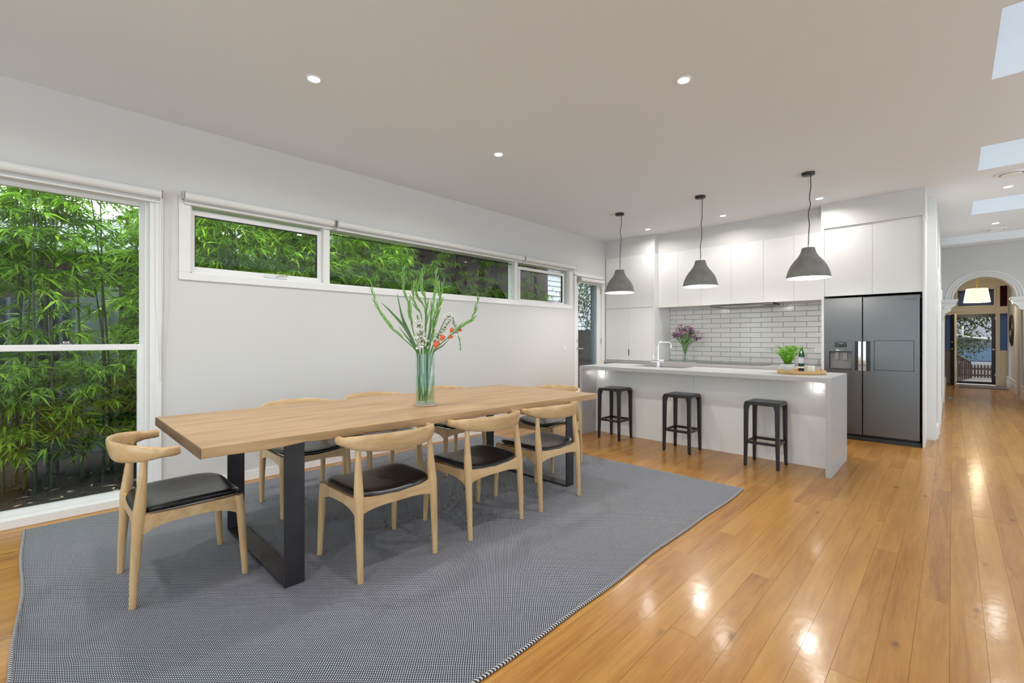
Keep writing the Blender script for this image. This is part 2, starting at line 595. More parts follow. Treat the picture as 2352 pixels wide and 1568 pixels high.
def rug_mat():
    m, nt, b = new_mat('rug_weave')
    geo = nd(nt, 'ShaderNodeNewGeometry')
    no = nd(nt, 'ShaderNodeTexNoise'); no.inputs['Scale'].default_value = 5.0; no.inputs['Detail'].default_value = 3
    lk(nt, geo.outputs['Position'], no.inputs['Vector'])
    wob = nd(nt, 'ShaderNodeVectorMath', operation='MULTIPLY_ADD')
    lk(nt, no.outputs['Color'], wob.inputs[0]); wob.inputs[1].default_value = (0.016, 0.016, 0); lk(nt, geo.outputs['Position'], wob.inputs[2])
    sx = nd(nt, 'ShaderNodeSeparateXYZ'); lk(nt, wob.outputs[0], sx.inputs[0])
    u = math_n(nt, 'DIVIDE', math_n(nt, 'ADD', sx.outputs[0], 10.0), 0.0062)
    row = math_n(nt, 'FLOOR', u)
    v = math_n(nt, 'ADD', math_n(nt, 'DIVIDE', math_n(nt, 'ADD', sx.outputs[1], 10.0), 0.0126), math_n(nt, 'MULTIPLY', row, 0.5))
    fu = math_n(nt, 'SUBTRACT', math_n(nt, 'FRACT', u), 0.5)
    fv = math_n(nt, 'SUBTRACT', math_n(nt, 'FRACT', v), 0.5)
    d = math_n(nt, 'ADD', math_n(nt, 'MULTIPLY', math_n(nt, 'MULTIPLY', fu, fu), 3.4), math_n(nt, 'MULTIPLY', math_n(nt, 'MULTIPLY', fv, fv), 9.0))
    k = nd(nt, 'ShaderNodeMapRange'); k.interpolation_type = 'SMOOTHSTEP'
    k.inputs['From Min'].default_value = 0.72; k.inputs['From Max'].default_value = 0.30
    lk(nt, d, k.inputs['Value'])
    mx = nd(nt, 'ShaderNodeMixRGB')
    lk(nt, k.outputs[0], mx.inputs[0])
    mx.inputs[1].default_value = (0.008, 0.012, 0.032, 1); mx.inputs[2].default_value = (0.64, 0.655, 0.69, 1)
    lk(nt, mx.outputs[0], b.inputs['Base Color'])
    b.inputs['Roughness'].default_value = 0.9
    b.inputs['Sheen Weight'].default_value = 0.1
    bump_n(nt, b, k.outputs[0], 0.5, 0.003)
    m2, nt, b = new_mat('rug_binding')
    geo = nd(nt, 'ShaderNodeNewGeometry')
    sx = nd(nt, 'ShaderNodeSeparateXYZ'); lk(nt, geo.outputs['Position'], sx.inputs[0])
    s = math_n(nt, 'ADD', sx.outputs[0], sx.outputs[1])
    w = math_n(nt, 'SINE', math_n(nt, 'MULTIPLY', s, 2 * math.pi / 0.016))
    lk(nt, ramp_n(nt, math_n(nt, 'ADD', math_n(nt, 'MULTIPLY', w, 0.5), 0.5), [(0.35, (0.016, 0.018, 0.028)), (0.65, (0.55, 0.55, 0.57))]), b.inputs['Base Color'])
    b.inputs['Roughness'].default_value = 0.9
rug_mat()

def water_mat():
    m, nt, b = new_mat('vase_water')
    b.inputs['Base Color'].default_value = (0.80, 0.90, 0.70, 1)
    b.inputs['Transmission Weight'].default_value = 1.0
    b.inputs['IOR'].default_value = 1.2
    b.inputs['Roughness'].default_value = 0.0
water_mat()

def mesh_screen():
    m = bpy.data.materials.new('screen_mesh'); m.use_nodes = True
    nt = m.node_tree; nt.nodes.clear()
    out = nd(nt, 'ShaderNodeOutputMaterial')
    tr = nd(nt, 'ShaderNodeBsdfTransparent')
    df = nd(nt, 'ShaderNodeBsdfDiffuse'); df.inputs[0].default_value = (0.02, 0.02, 0.02, 1)
    mx = nd(nt, 'ShaderNodeMixShader'); mx.inputs[0].default_value = 0.35
    lk(nt, tr.outputs[0], mx.inputs[1]); lk(nt, df.outputs[0], mx.inputs[2]); lk(nt, mx.outputs[0], out.inputs[0])
    MATS['screen_mesh'] = m
mesh_screen()

# ------------------------------------------------------------------ the room shell
X0, YR = -3.2, -3.6          # rear wall, right wall
XA = 12.35                   # wall with the arch
XD = 17.9                    # front door wall
YHL, YHR = 0.15, -1.06       # hall walls

# floor: slab plus boards
fl = struct(MB().box(X0, XD, YR, W + 0.14, -0.12, -0.021).build('floor', 'mulch'))
fx, fy, fz = 0, 0, 0
rng = random.Random(4)
RUG = (-0.07, 4.115, 1.275, 4.42)
boards = []
BW = 0.111
y = W
while y > YR:
    y1 = y
    y0 = max(YR, y - BW)
    x = X0 - rng.random() * 1.5
    while x < XD:
        L = rng.uniform(0.9, 2.9)
        a, b_ = max(x, X0), min(x + L, XD)
        if b_ - a > 0.05:
            cx, cy = (a + b_) / 2, (y0 + y1) / 2
            if a < 12.4 or (YHR - 0.1 < cy < YHL + 0.1):
                hid = cx > RUG[0] + .2 and cx < RUG[1] - .2 and RUG[2] + .05 < cy < RUG[3] - .05 and a > RUG[0] - .2 and b_ < RUG[1] + .3
                fwd = cx * math.cos(R(YAW)) + cy * math.sin(R(YAW))
                lat = cx * math.sin(R(YAW)) - cy * math.cos(R(YAW))
                vis = fwd > 1.4 and abs(lat) < fwd * 1.15 + 0.4 and not hid and not (cx > 7.2 and cy > 0.2) and not (cx > 5.4 and cy > 0.9 and cx < 7.0)
                score = (b_ - a) / max(0.5, fwd) ** 3 if vis else 0
                boards.append((score, a, b_, y0, y1))
        x += L
    y -= BW
boards.sort(key=lambda q: -q[0])
unit = MB().box(-.5, .5, -.5, .5, -.5, .5).mesh('floor_board', 'floorboard')
for sc_, a, b_, y0, y1 in boards[:290]:
    o = bpy.data.objects.new('floor_board', unit); C.objects.link(o); o.parent = fl
    o.location = ((a + b_) / 2, (y0 + y1) / 2, -0.0105)
    o.scale = (b_ - a - 0.0008, y1 - y0 - 0.0008, 0.021)
mb = MB()
for sc_, a, b_, y0, y1 in boards[290:]:
    mb.box(a, b_ - 0.0012, y0, y1 - 0.0010, -0.021, 0.0)
mb.build('floor_boards_beyond', 'floorboard', fl, kind='stuff')

# ceiling with three skylight openings
SKYL = [(3.55, 4.48, -1.05, -0.19), (5.99, 6.82, -1.05, -0.19), (8.30, 9.20, -1.05, -0.19)]
ce = MB()
holes_plate(ce, 'z', X0 - .1, XA + 0.1, YR - .1, W + 0.14, H, H + 0.1, SKYL)
ceiling = struct(ce.build('ceiling', 'ceiling_paint'))
hc = struct(MB().box(XA + 0.1, XD + .14, YHR - .2, YHL + .2, 3.12, 3.22).build('ceiling_hall', 'ceiling_paint'))
for k, (a, b_, c, d) in enumerate(SKYL):
    m_ = MB()
    t = 0.03
    m_.box(a - t, a, c - t, d + t, H + .1, H + 0.55).box(b_, b_ + t, c - t, d + t, H + .1, H + 0.55)
    m_.box(a, b_, c - t, c, H + .1, H + 0.55).box(a, b_, d, d + t, H + .1, H + 0.55)
    sk = sempty('window_%d' % (11 + k), ((a + b_) / 2, (c + d) / 2, H))
    m_.build('skylight_shaft', 'ceiling_paint', sk)
    MB().box(a - t, b_ + t, c - t, d + t, H + 0.55, H + 0.556).build('skylight_pane', 'skylight_glass', sk)

# the long wall with windows and door
BIGW = (-1.75, 0.60, 0.05, 2.37)
LONGW = (0.86, 6.06, 1.82, 2.40)
DOOR = (6.25, 7.05, -0.02, 2.34)
m_ = MB()
holes_plate(m_, 'y', X0 - .1, 7.9, -0.1, H, W, W + 0.16, [BIGW, LONGW, DOOR])
struct(m_.build('wall_left', 'wall_paint'))
# kitchen back wall and the hall's left wall
struct(MB().box(7.762, 7.9, .301, W, 0, H).build('wall_kitchen', 'wall_paint'))
m_ = MB()
holes_plate(m_, 'y', 7.9, XA, 0, H, YHL, YHL + .12, [(8.35, 9.15, -0.01, 2.10)])
struct(m_.build('wall_hall_left', 'wall_paint'))
struct(MB().box(XA + .1, XD, YHL, YHL + .12, 0, 3.12).build('wall_entry_left', 'wall_paint'))
m_ = MB()
holes_plate(m_, 'y', XA + .1, XD, 0, 3.12, YHR - .12, YHR, [(14.5, 15.3, -0.01, 2.10)])
struct(m_.build('wall_entry_right', 'wall_paint'))
# rear and right walls (behind the camera), with unseen glazed openings added to let in daylight
m_ = MB()
holes_plate(m_, 'x', YR, W + .16, -0.1, H, X0 - 0.12, X0, [(-2.9, 3.6, 0.05, 2.5)])
struct(m_.build('wall_rear', 'wall_paint'))
rw = sempty('window_8', (X0, .35, .05))
for k in range(4):
    a = -2.9 + k * 1.625
    MB().box(X0 - .07, X0 - .064, a + .05, a + 1.575, .10, 2.45).build('pane', 'tinted_glass', rw)
    m_ = MB()
    m_.box(X0 - .09, X0 - .04, a, a + .05, .05, 2.5).box(X0 - .09, X0 - .04, a + 1.575, a + 1.625, .05, 2.5).box(X0 - .09, X0 - .04, a + .05, a + 1.575, .05, .10).box(X0 - .09, X0 - .04, a + .05, a + 1.575, 2.45, 2.5)
    m_.build('added_window_frame', 'trim_gloss', rw)
m_ = MB()
holes_plate(m_, 'y', X0, XA, -0.1, H, YR - 0.12, YR, [(-3.1, -0.8, 0.05, 2.7), (1.9, 6.5, 0.05, 2.7), (7.2, 11.0, 0.05, 2.7)])
struct(m_.build('wall_right', 'wall_paint'))
for wi, (a, b_) in enumerate(((-3.1, -.8), (1.9, 6.5), (7.2, 11.0))):
    rw = sempty('window_%d' % (15 + wi), ((a + b_) / 2, YR, .05))  # out-of-view window added to brighten the room
    n_ = max(2, round((b_ - a) / 1.25))
    for k in range(n_):
        p0 = a + (b_ - a) * k / n_; p1 = a + (b_ - a) * (k + 1) / n_
        MB().box(p0 + .05, p1 - .05, YR - .07, YR - .064, .10, 2.65).build('pane', 'tinted_glass', rw)
        m_ = MB()
        m_.box(p0, p0 + .05, YR - .09, YR - .04, .05, 2.7).box(p1 - .05, p1, YR - .09, YR - .04, .05, 2.7).box(p0 + .05, p1 - .05, YR - .09, YR - .04, .05, .10).box(p0 + .05, p1 - .05, YR - .09, YR - .04, 2.65, 2.7)
        m_.build('added_window_frame', 'trim_gloss', rw)

# arch wall: semicircular opening between the corbels
AC, AR, ASP = -0.42, 0.41, 2.03
m_ = MB()
N = 28
for x in (XA, XA + 0.22):
    pass
def arch_face(x, rev):
    vs, fs = [], []
    arc = [(AC + AR * math.cos(math.pi * i / N), ASP + AR * math.sin(math.pi * i / N)) for i in range(N + 1)]   # right(-y)->... y decreasing sign handled below
    for (yy, zz) in arc:
        vs.append((x, yy, zz))
    for (yy, zz) in arc:
        vs.append((x, yy, H + .08))
    for i in range(N):
        q = (i, i + 1, N + 2 + i, N + 1 + i)
        fs.append(q if rev else q[::-1])
    return vs, fs
v1, f1 = arch_face(XA, True); m_.add(v1, f1)
v2, f2 = arch_face(XA + .22, False); m_.add(v2, f2)
arc = [(AC + AR * math.cos(math.pi * i / N), ASP + AR * math.sin(math.pi * i / N)) for i in range(N + 1)]
m_.add([(XA, a, b) for a, b in arc] + [(XA + .22, a, b) for a, b in arc], [(i, N + 1 + i, N + 2 + i, i + 1) for i in range(N)], True)
m_.box(XA, XA + .22, AC + AR, YHL + .2, ASP, H + .08)
m_.box(XA, XA + .22, YHR - .12, AC - AR, ASP, H + .08)
m_.box(XA, XA + .22, YR - .1, YHR, 0, ASP)
m_.box(XA, XA + .22, YR - .1, YHR - .12, ASP, H + .08)
struct(m_.build('wall_arch', 'wall_paint'))
# moulding round the arch (archivolt)
m_ = MB()
for rr, w_ in ((AR + 0.012, 0.014), (AR + 0.10, 0.016), (AR + 0.06, 0.010)):
    pts = [(XA - 0.002, AC + rr * math.cos(math.pi * i / 32), ASP + rr * math.sin(math.pi * i / 32)) for i in range(33)]
    m_.tube(pts, w_, 6)
struct(m_.build('trim_arch', 'trim_gloss'))
# corbels: stacked mouldings, scroll below
for nm, ya, yb in (('trim_corbel_left', YHL, AC + AR - 0.02), ('trim_corbel_right', YHR, AC - AR + 0.02)):
    s = 1 if yb < ya else -1
    m_ = MB()
    m_.box(XA - .06, XA + .28, ya, yb - s * 0.05, ASP - .035, ASP + .0)
    m_.box(XA - .045, XA + .265, ya, yb - s * 0.03, ASP - .07, ASP - .035)
    pr = [(ya, ASP - .07), (yb - s * 0.02, ASP - .07), (yb - s * 0.015, ASP - .12), (yb + s * 0.05, ASP - .17), (yb + s * 0.055, ASP - .22), (ya - s * 0.045, ASP - .28), (ya - s * 0.03, ASP - .36), (ya, ASP - .42)]
    m_.extrude_x(pr if s < 0 else pr[::-1], XA - .01, XA + .23)
    for sx in (XA - .012, XA + .232):
        m_.ball((sx, ya - s * 0.06, ASP - .15), 0.05, 12, 8, (0.25, 1, 1))
    struct(m_.build(nm, 'trim_gloss', bevel=0.006))
    MB().box(XA + .05, XA + .17, ya, ya - s * 0.035, 0, ASP - .40).build('pilaster', 'trim_gloss', bpy.data.objects[nm])
# bulkhead beam in front of the arch
struct(MB().box(11.0, 11.3, YR, YHL, 2.905, H).build('trim_beam', 'ceiling_paint'))

# skirting boards
def skirt(name, x0, x1, y0, y1, h, mat='trim_gloss'):
    m = MB().box(x0, x1, y0, y1, 0, h)
    return struct(m.build(name, mat, bevel=0.004))
skirt('baseboard_left', 0.68, 6.16, W - 0.016, W, 0.085)
skirt('baseboard_hall', 9.25, XA - .1, YHL - 0.02, YHL, 0.16)
skirt('baseboard_hall_return', 7.86, 8.25, YHL - 0.02, YHL, 0.16)
for nm, a, b_ in (('baseboard_entry_right', 15.4, XD), ('baseboard_entry_near', XA + .3, 14.4)):
    m = MB().box(a, b_, YHR, YHR + .03, 0, .19).box(a, b_, YHR, YHR + .02, .19, .25).box(a, b_, YHR, YHR + .035, .25, .275)
    struct(m.build(nm, 'trim_gloss', bevel=0.004))
m = MB().box(XA + .3, XD, YHL - .03, YHL, 0, .19).box(XA + .3, XD, YHL - .02, YHL, .19, .25)
struct(m.build('baseboard_entry_left', 'trim_gloss', bevel=0.004))

# hall doorway with casing, white door
hd = sempty('door_2', (8.75, YHL, 0))
m = MB()
for a in (8.25, 9.15):
    m.box(a, a + .10, YHL - .03, YHL, 0, 2.10)
m.box(8.25, 9.25, YHL - .03, YHL, 2.10, 2.20)
m.build('casing', 'trim_gloss', hd, bevel=0.006)
MB().box(8.36, 9.14, YHL + .03, YHL + .07, 0.005, 2.09).build('door_leaf', 'trim_gloss', hd)
MB().tube([(9.05, YHL + .03, 1.0), (9.05, YHL - .03, 1.0), (8.95, YHL - .03, 1.0)], .009, 8).build('door_handle', 'satin_metal', hd)
ed = sempty('door_4', (14.9, YHR, 0))
m = MB()
for a in (14.4, 15.3):
    m.box(a, a + .10, YHR, YHR + .03, 0, 2.10)
m.box(14.4, 15.4, YHR, YHR + .03, 2.10, 2.2)
m.build('casing', 'trim_gloss', ed, bevel=0.006)
MB().box(14.5, 15.3, YHR - .07, YHR - .03, 0.005, 2.09).build('door_leaf', 'trim_gloss', ed)

# ------------------------------------------------------------------ windows and side door in the long wall
def wp(x, z, yy):
    """size on the wall plane -> the same line of sight at depth yy (the panes sit back in the wall)"""
    k = yy / W
    return x * k, CAM_H + (z - CAM_H) * k

YG = W + 0.075
w1 = sempty('window_1', (-0.6, W, 0.05))
gx1, gz0 = wp(0.516, 0.12, YG); _, gz1 = wp(0.5, 2.31, YG)
_, mz0 = wp(0, 1.189, YG - .02); _, mz1 = wp(0, 1.233, YG - .02)
m = MB()
m.box(BIGW[0], BIGW[1], W - .0, W + .16, BIGW[2], gz0 - .035).box(BIGW[0], BIGW[1], W + .02, W + .16, gz1 + .03, BIGW[3])
m.box(BIGW[1] - .03, BIGW[1], W + .02, W + .16, BIGW[2], BIGW[3]).box(BIGW[0], BIGW[0] + .03, W + .02, W + .16, BIGW[2], BIGW[3])
m.build('window_frame', 'trim_gloss', w1, bevel=0.004)
# lower sash (room side) and upper sash (outer)
m = MB()
m.box(gx1, gx1 + .05, YG - .03, YG + .015, gz0 - .035, mz1).box(BIGW[0] + .03, gx1, YG - .03, YG + .015, gz0 - .035, gz0).box(BIGW[0] + .03, gx1, YG - .03, YG + .015, mz0, mz1)
m.box(BIGW[0] + .03, BIGW[0] + .08, YG - .03, YG + .015, gz0 - .035, mz1)
sl = m.build('lower_sash', 'trim_gloss', w1, bevel=0.003)
MB().box(BIGW[0] + .08, gx1, YG - .004, YG + .002, gz0, mz0).build('pane', 'window_glass', sl)
m = MB()
gx2 = gx1 + .02
m.box(gx2, gx2 + .045, YG + .02, YG + .065, mz0, gz1 + .035).box(BIGW[0] + .03, gx2, YG + .02, YG + .065, gz1, gz1 + .035).box(BIGW[0] + .03, BIGW[0] + .08, YG + .02, YG + .065, mz0, gz1)
su = m.build('upper_sash', 'trim_gloss', w1, bevel=0.003)
MB().box(BIGW[0] + .08, gx2, YG + .04, YG + .046, mz0 + .01, gz1).build('pane', 'window_glass', su)
lx, lz = wp(0.12, 1.235, YG - .02)
m = MB().box(lx - .03, lx + .03, YG - .03, YG + .01, mz1, mz1 + .008).box(lx - .012, lx + .02, YG - .02, YG, mz1 + .008, mz1 + .024)
m.build('sash_latch', 'chrome', w1, bevel=0.003)
m = MB()   # casing on the wall: stepped profile
m.box(BIGW[1] - .005, 0.667, W - .018, W, 0.0, 2.42).box(BIGW[1] + .03, 0.667, W - .026, W - .018, 0.0, 2.42)
m.box(BIGW[0] - .07, BIGW[0] + .005, W - .02, W, 0, 2.42)
m.box(BIGW[0] - .07, 0.667, W - .02, W, 2.37, 2.44)
m.box(BIGW[0] - .07, 0.667, W - .03, W + .02, 0.0, 0.062)
m.build('casing', 'trim_gloss', w1, bevel=0.005)

w2 = sempty('window_2', (3.46, W, 1.76))
YG2 = W + 0.06
m = MB()   # casing boards round the ribbon window
m.box(0.782, 6.145, W - .018, W, 1.76, 1.822).box(0.782, 0.862, W - .018, W, 1.822, 2.46).box(6.058, 6.145, W - .018, W, 1.822, 2.46).box(0.862, 6.058, W - .018, W, 2.398, 2.46)
m.build('casing', 'trim_gloss', w2, bevel=0.004)
m = MB()   # reveal frame
m.box(.86, 6.06, W, W + .15, 1.80, 1.835).box(.86, 6.06, W, W + .15, 2.385, 2.42).box(.855, .875, W, W + .15, 1.82, 2.40).box(6.04, 6.07, W, W + .15, 1.82, 2.40)
for a, b_ in ((1.975, 2.035), (4.75, 4.815)):
    m.box(a * 1.003, b_ * 1.003, W - .006, W + .13, 1.822, 2.40)
m.build('window_frame', 'trim_gloss', w2, bevel=0.003)
for (a, b_, z0, z1, sash) in ((0.889, 1.909, 1.874, 2.302, True), (2.032, 4.749, 1.827, 2.337, False), (4.869, 5.871, 1.850, 2.280, True)):
    xa, za = wp(a, z0, YG2); xb, zb = wp(b_, z1, YG2)
    if sash:
        m = MB()
        t = 0.045
        m.box(xa - t, xb + t, YG2 - .02, YG2 + .02, za - t, za).box(xa - t, xb + t, YG2 - .02, YG2 + .02, zb, zb + t)
        m.box(xa - t, xa, YG2 - .02, YG2 + .02, za, zb).box(xb, xb + t, YG2 - .02, YG2 + .02, za, zb)
        par = m.build('sash', 'trim_gloss', w2, bevel=0.003)
        xm = xa + (xb - xa) * 0.62
        m = MB().box(xm - .10, xm + .10, YG2 - .034, YG2 - .02, za - .040, za - .028).tube([(xm, YG2 - .03, za - .03), (xm + .02, YG2 - .06, za - .01), (xm + .09, YG2 - .065, za - .012)], .007, 8)
        m.build('winder', 'satin_metal', par)
    else:
        par = w2
        xb = wp(4.749, 0, YG2)[0]
    g = MB().box(xa, xb, YG2 - .003, YG2 + .003, za, zb).build('pane', 'window_glass', par)
    m = MB()
    s_ = .006
    m.box(xa, xb, YG2 - .012, YG2 + .012, zb - s_, zb).box(xa, xa + s_, YG2 - .012, YG2 + .012, za, zb).box(xb - s_, xb, YG2 - .012, YG2 + .012, za, zb)
    m.build('gasket', 'black_plastic', par)

# side door
d1 = sempty('door_1', (6.65, W, 0))
m = MB()
m.box(6.20, 6.262, W - .02, W + .16, 0, 2.345).box(7.038, 7.09, W - .02, W + .16, 0, 2.345).box(6.20, 7.09, W - .02, W + .16, 2.325, 2.385)
m.build('door_frame', 'trim_gloss', d1, bevel=0.004)
YD = W + .02
gxa, gza = wp(6.326, 0.2, YD); gxb, gzb = wp(6.891, 2.215, YD)
m = MB()
m.box(6.262, gxa, YD, YD + .04, .01, 2.322).box(gxb, 7.038, YD, YD + .04, .01, 2.322).box(gxa, gxb, YD, YD + .04, .01, .22).box(gxa, gxb, YD, YD + .04, gzb, 2.322)
m.build('door_leaf', 'trim_gloss', d1, bevel=0.003)
MB().box(gxa, gxb, YD + .017, YD + .023, .22, gzb).build('pane', 'window_glass', d1)
MB().box(gxb - .075, gxb - .02, YD + .045, YD + .085, .22, gzb).build('outer_stop', 'blue_paint', d1)
for zz, nm in ((1.235, 'deadlock'), (1.10, 'door_knob')):
    m = MB()
    m.tube([(6.30, YD + .005, zz), (6.30, YD - .012, zz)], .030, 16)
    if nm == 'door_knob':
        m.tube([(6.30, YD, zz), (6.30, YD - .05, zz), (6.36, YD - .055, zz - .004), (6.41, YD - .055, zz - .004)], .009, 8)
    else:
        m.tube([(6.30, YD - .01, zz), (6.30, YD - .03, zz)], .016, 12)
    m.build(nm, 'satin_metal', d1)
for zz in (0.3, 1.17, 2.07):
    MB().box(7.025, 7.05, YD - .018, YD + .002, zz, zz + .10).build('hinge', 'satin_metal', d1)
MB().box(6.262, 7.04, W, W + .16, -.02, .012).build('threshold', 'dark_metal', d1)

# roller blinds
def blind(x0, x1, z, label, r=.034, drop=.05, chain=None, bracket=True):
    yc = W - .058
    t = thing('roller_blind', label, 'blind', ((x0 + x1) / 2, yc, z - .06), 0, 'white roller blinds along the window wall')
    m = MB()
    m.tube([(x0 + .012, yc, z), (x1 - .012, yc, z)], r, 20)
    m.build('roll', 'blind_fabric', t)
    MB().box(x0 + .02, x1 - .02, yc + r - .004, yc + r, z - drop - .01, z).build('fabric_drop', 'blind_fabric', t)
    MB().tube([(x0 + .015, yc + r - .004, z - drop), (x1 - .015, yc + r - .004, z - drop)], .011, 8).build('bottom_rail', 'white_plastic', t)
    for x in (x0, x1 - .008):
        m = MB().box(x, x + .008, yc - .026, W, z - .030, z + .034)
        m.tube([(x - .001, yc, z), (x + .010, yc, z)], .022, 12)
        m.build('bracket', 'light_grey_plastic', t, bevel=.002)
    if chain:
        m = MB()
        cx, zb = chain
        m.tube([(cx, yc - .03, z), (cx - .004, yc - .02, (z + zb) / 2), (cx + .004, W - .03, zb + .03)], .0032, 6)
        m.tube([(cx + .014, yc - .0, z), (cx + .012, yc, (z + zb) / 2), (cx + .004, W - .03, zb + .03)], .0032, 6)
        m.tube([(cx + .004, W - .03, zb + .035), (cx + .004, W - .03, zb)], [.009, .004], 8)
        m.build('chain', 'white_plastic', t)
    return t
blind(-1.82, 0.672, 2.415, 'wide white roller blind above the tall bamboo-filled window', chain=(0.655, .94), drop=.055)
blind(0.80, 2.065, 2.44, 'white roller blind over the leftmost ribbon window pane')
blind(2.085, 4.90, 2.44, 'longest white roller blind, over the middle ribbon window pane')
blind(4.915, 6.17, 2.44, 'white roller blind over the ribbon window pane nearest the side door')
blind(6.29, 7.03, 2.27, 'short white roller blind mounted on the glazed side door', r=.036)

sw = thing('light_switch', 'small white wall switch below the ribbon window near the side door', 'switch', (5.952, W, 1.116))
MB().box(5.917, 5.987, W - .008, W, 1.085, 1.155).build('plate', 'white_plastic', sw, bevel=.002)
MB().box(5.944, 5.960, W - .013, W - .008, 1.105, 1.135).build('rocker', 'white_plastic', sw)

# ------------------------------------------------------------------ downlights
def area_lamp(name, loc, size, watts, col, parent=None, spread=160):
    ld = bpy.data.lights.new(name, 'AREA')
    ld.shape = 'DISK'; ld.size = size; ld.energy = watts; ld.color = col
    ld.spread = R(spread)
    o = bpy.data.objects.new(name, ld); C.objects.link(o)
    if parent is not None:
        o.parent = parent
        p = origin(parent)
        loc = tuple(a - b for a, b in zip(loc, p))
    o.location = loc
    return o

DL = [(1.28, 3.10, 'round ceiling downlight above the near end of the dining table'),
      (3.03, 1.31, 'round ceiling downlight above the open timber floor beside the rug'),
      (3.03, 3.11, 'round ceiling downlight above the far end of the dining table'),
      (6.78, 3.52, 'ceiling downlight in front of the tall pantry cupboard'),
      (6.78, 2.36, 'ceiling downlight in front of the middle overhead cupboards'),
      (6.78, 1.20, 'ceiling downlight beside the rightmost pendant, before the fridge cabinet'),
      (7.77, -0.46, 'ceiling downlight between the second and third skylights'),
      (10.1, -0.47, 'ceiling downlight nearest the hallway beam'),
      (1.28, 1.31, 'unseen ceiling downlight added close above the camera position'),  # this and the next two: unseen, added to light the front
      (-0.6, 1.31, 'unseen ceiling downlight added behind the camera on the open floor side'),
      (-0.6, 3.10, 'unseen ceiling downlight added near the tall window behind the frame edge')]
for x, y, lab in DL:
    t = thing('downlight', lab, 'downlight', (x, y, H), 0, 'recessed ceiling downlights')
    MB().lathe([(.036, H - .0015), (.040, H - .006), (.050, H - .006), (.054, H + .001)], 28, x, y).build('trim_ring', 'white_plastic', t)
    MB().lathe([(0.0005, H - .003), (.037, H - .003)], 28, x, y, False).build('lens', 'lens_glow', t)
    area_lamp('lamp', (x, y, H - .012), .075, DOWN_W * (.55 if 6.7 < x < 6.8 else 1.0), DOWN_COL, t)

# ------------------------------------------------------------------ kitchen
XK, XO, XB = 7.165, 7.30, 7.75
def splash():
    sp = struct(MB().box(XB + .004, XB + .012, 1.24, 3.605, .88, 1.83).build('wall_splashback', 'grout'))
    rows = 12
    th, tw, j = .0752, .2985, .003
    unit_t = {}
    ztop = 1.832
    y_j0 = 3.183
    for r in range(13):
        z1 = ztop - r * .0779
        z0 = z1 - th
        z0 = max(z0, .884)
        if z1 - z0 < .01: continue
        yo = y_j0 + (0 if r % 2 == 1 else .1505)
        k = -2
        while True:
            yr = yo - k * .301
            yl = yr - tw
            k += 1
            if yr < 1.25: break
            a, b_ = max(yl, 1.252), min(yr, 3.598)
            if b_ - a < .012: continue
            key = (round(b_ - a, 3), round(z1 - z0, 3))
            if key not in unit_t:
                hw, hh = key[0] / 2, key[1] / 2
                e = .003
                vs = [(0, -hw, -hh), (0, hw, -hh), (0, hw, hh), (0, -hw, hh), (-.006, -hw + e, -hh + e), (-.006, hw - e, -hh + e), (-.006, hw - e, hh - e), (-.006, -hw + e, hh - e)]
                unit_t[key] = MB().add(vs, [(4, 7, 6, 5), (0, 4, 5, 1), (1, 5, 6, 2), (2, 6, 7, 3), (3, 7, 4, 0)]).mesh('tile', 'tile_glaze')
            o = bpy.data.objects.new('tile', unit_t[key]); C.objects.link(o); o.parent = sp
            o.location = (XB + .005, (a + b_) / 2, (z0 + z1) / 2)
splash()

def panel_door(par, y0, y1, z0, z1, x, name='door', th=.018, gap=.0009, mat='cabinet_white'):
    return MB().box(x, x + th, y0 + gap, y1 - gap, z0 + gap, z1 - gap).build(name, mat, par, bevel=.0015)

# pantry
pt = thing('pantry_cabinet', 'tall white pantry cupboard in the corner beside the glazed side door', 'cabinet', (7.4, 4.08, .88))
MB().box(XK + .02, XB, 3.605, 4.55, .885, 2.711).build('body', 'cabinet_edge', pt)
MB().box(XK, XB, 3.600, 3.635, .885, 2.712).build('end_panel', 'cabinet_white', pt)
for a, b_ in ((3.637, 4.08), (4.08, 4.545)):
    panel_door(pt, a, b_, .888, 1.797, XK)
    panel_door(pt, a, b_, 1.805, 2.712, XK)
MB().box(XK - .004, XK + .006, 4.072, 4.088, .975, 1.085).build('handle', 'dark_metal', pt)
struct(MB().box(XK + .004, XB, 3.60, W, 2.7125, H).build('trim_1', 'wall_paint'))

# overhead cupboards
ys = [3.598, 3.253, 2.875, 2.421, 1.977, 1.590, 1.245]
ohl = ['narrow white overhead cupboard next to the tall pantry', 'white overhead cupboard second from the pantry', 'white overhead cupboard third from the pantry, left over the rangehood', 'white overhead cupboard fourth from the pantry, over the rangehood and cooktop', 'white overhead cupboard second from the fridge', 'narrow white overhead cupboard next to the fridge cabinet']
for i in range(6):
    a, b_ = ys[i + 1], ys[i]
    t = thing('overhead_cabinet', ohl[i], 'cabinet', (7.5, (a + b_) / 2, 1.80), 0, 'white overhead cupboards above the splashback')
    MB().box(XO + .02, XB, a + .001, b_ - .001, 1.80, 2.711).build('body', 'cabinet_edge', t)
    panel_door(t, a, b_, 1.795, 2.712, XO)
struct(MB().box(XO + .002, XB, 1.245, 3.60, 2.7125, H).build('trim_2', 'wall_paint'))
rh = thing('rangehood', 'slim dark metal rangehood tucked under the overhead cupboards', 'rangehood', (7.52, 2.30, 1.78))
MB().box(XO + .03, XB - .05, 1.86, 2.77, 1.768, 1.793).build('housing', 'dark_metal', rh, bevel=.003)
MB().box(XO + .05, XB - .15, 2.0, 2.6, 1.764, 1.768).build('filter', 'satin_metal', rh)

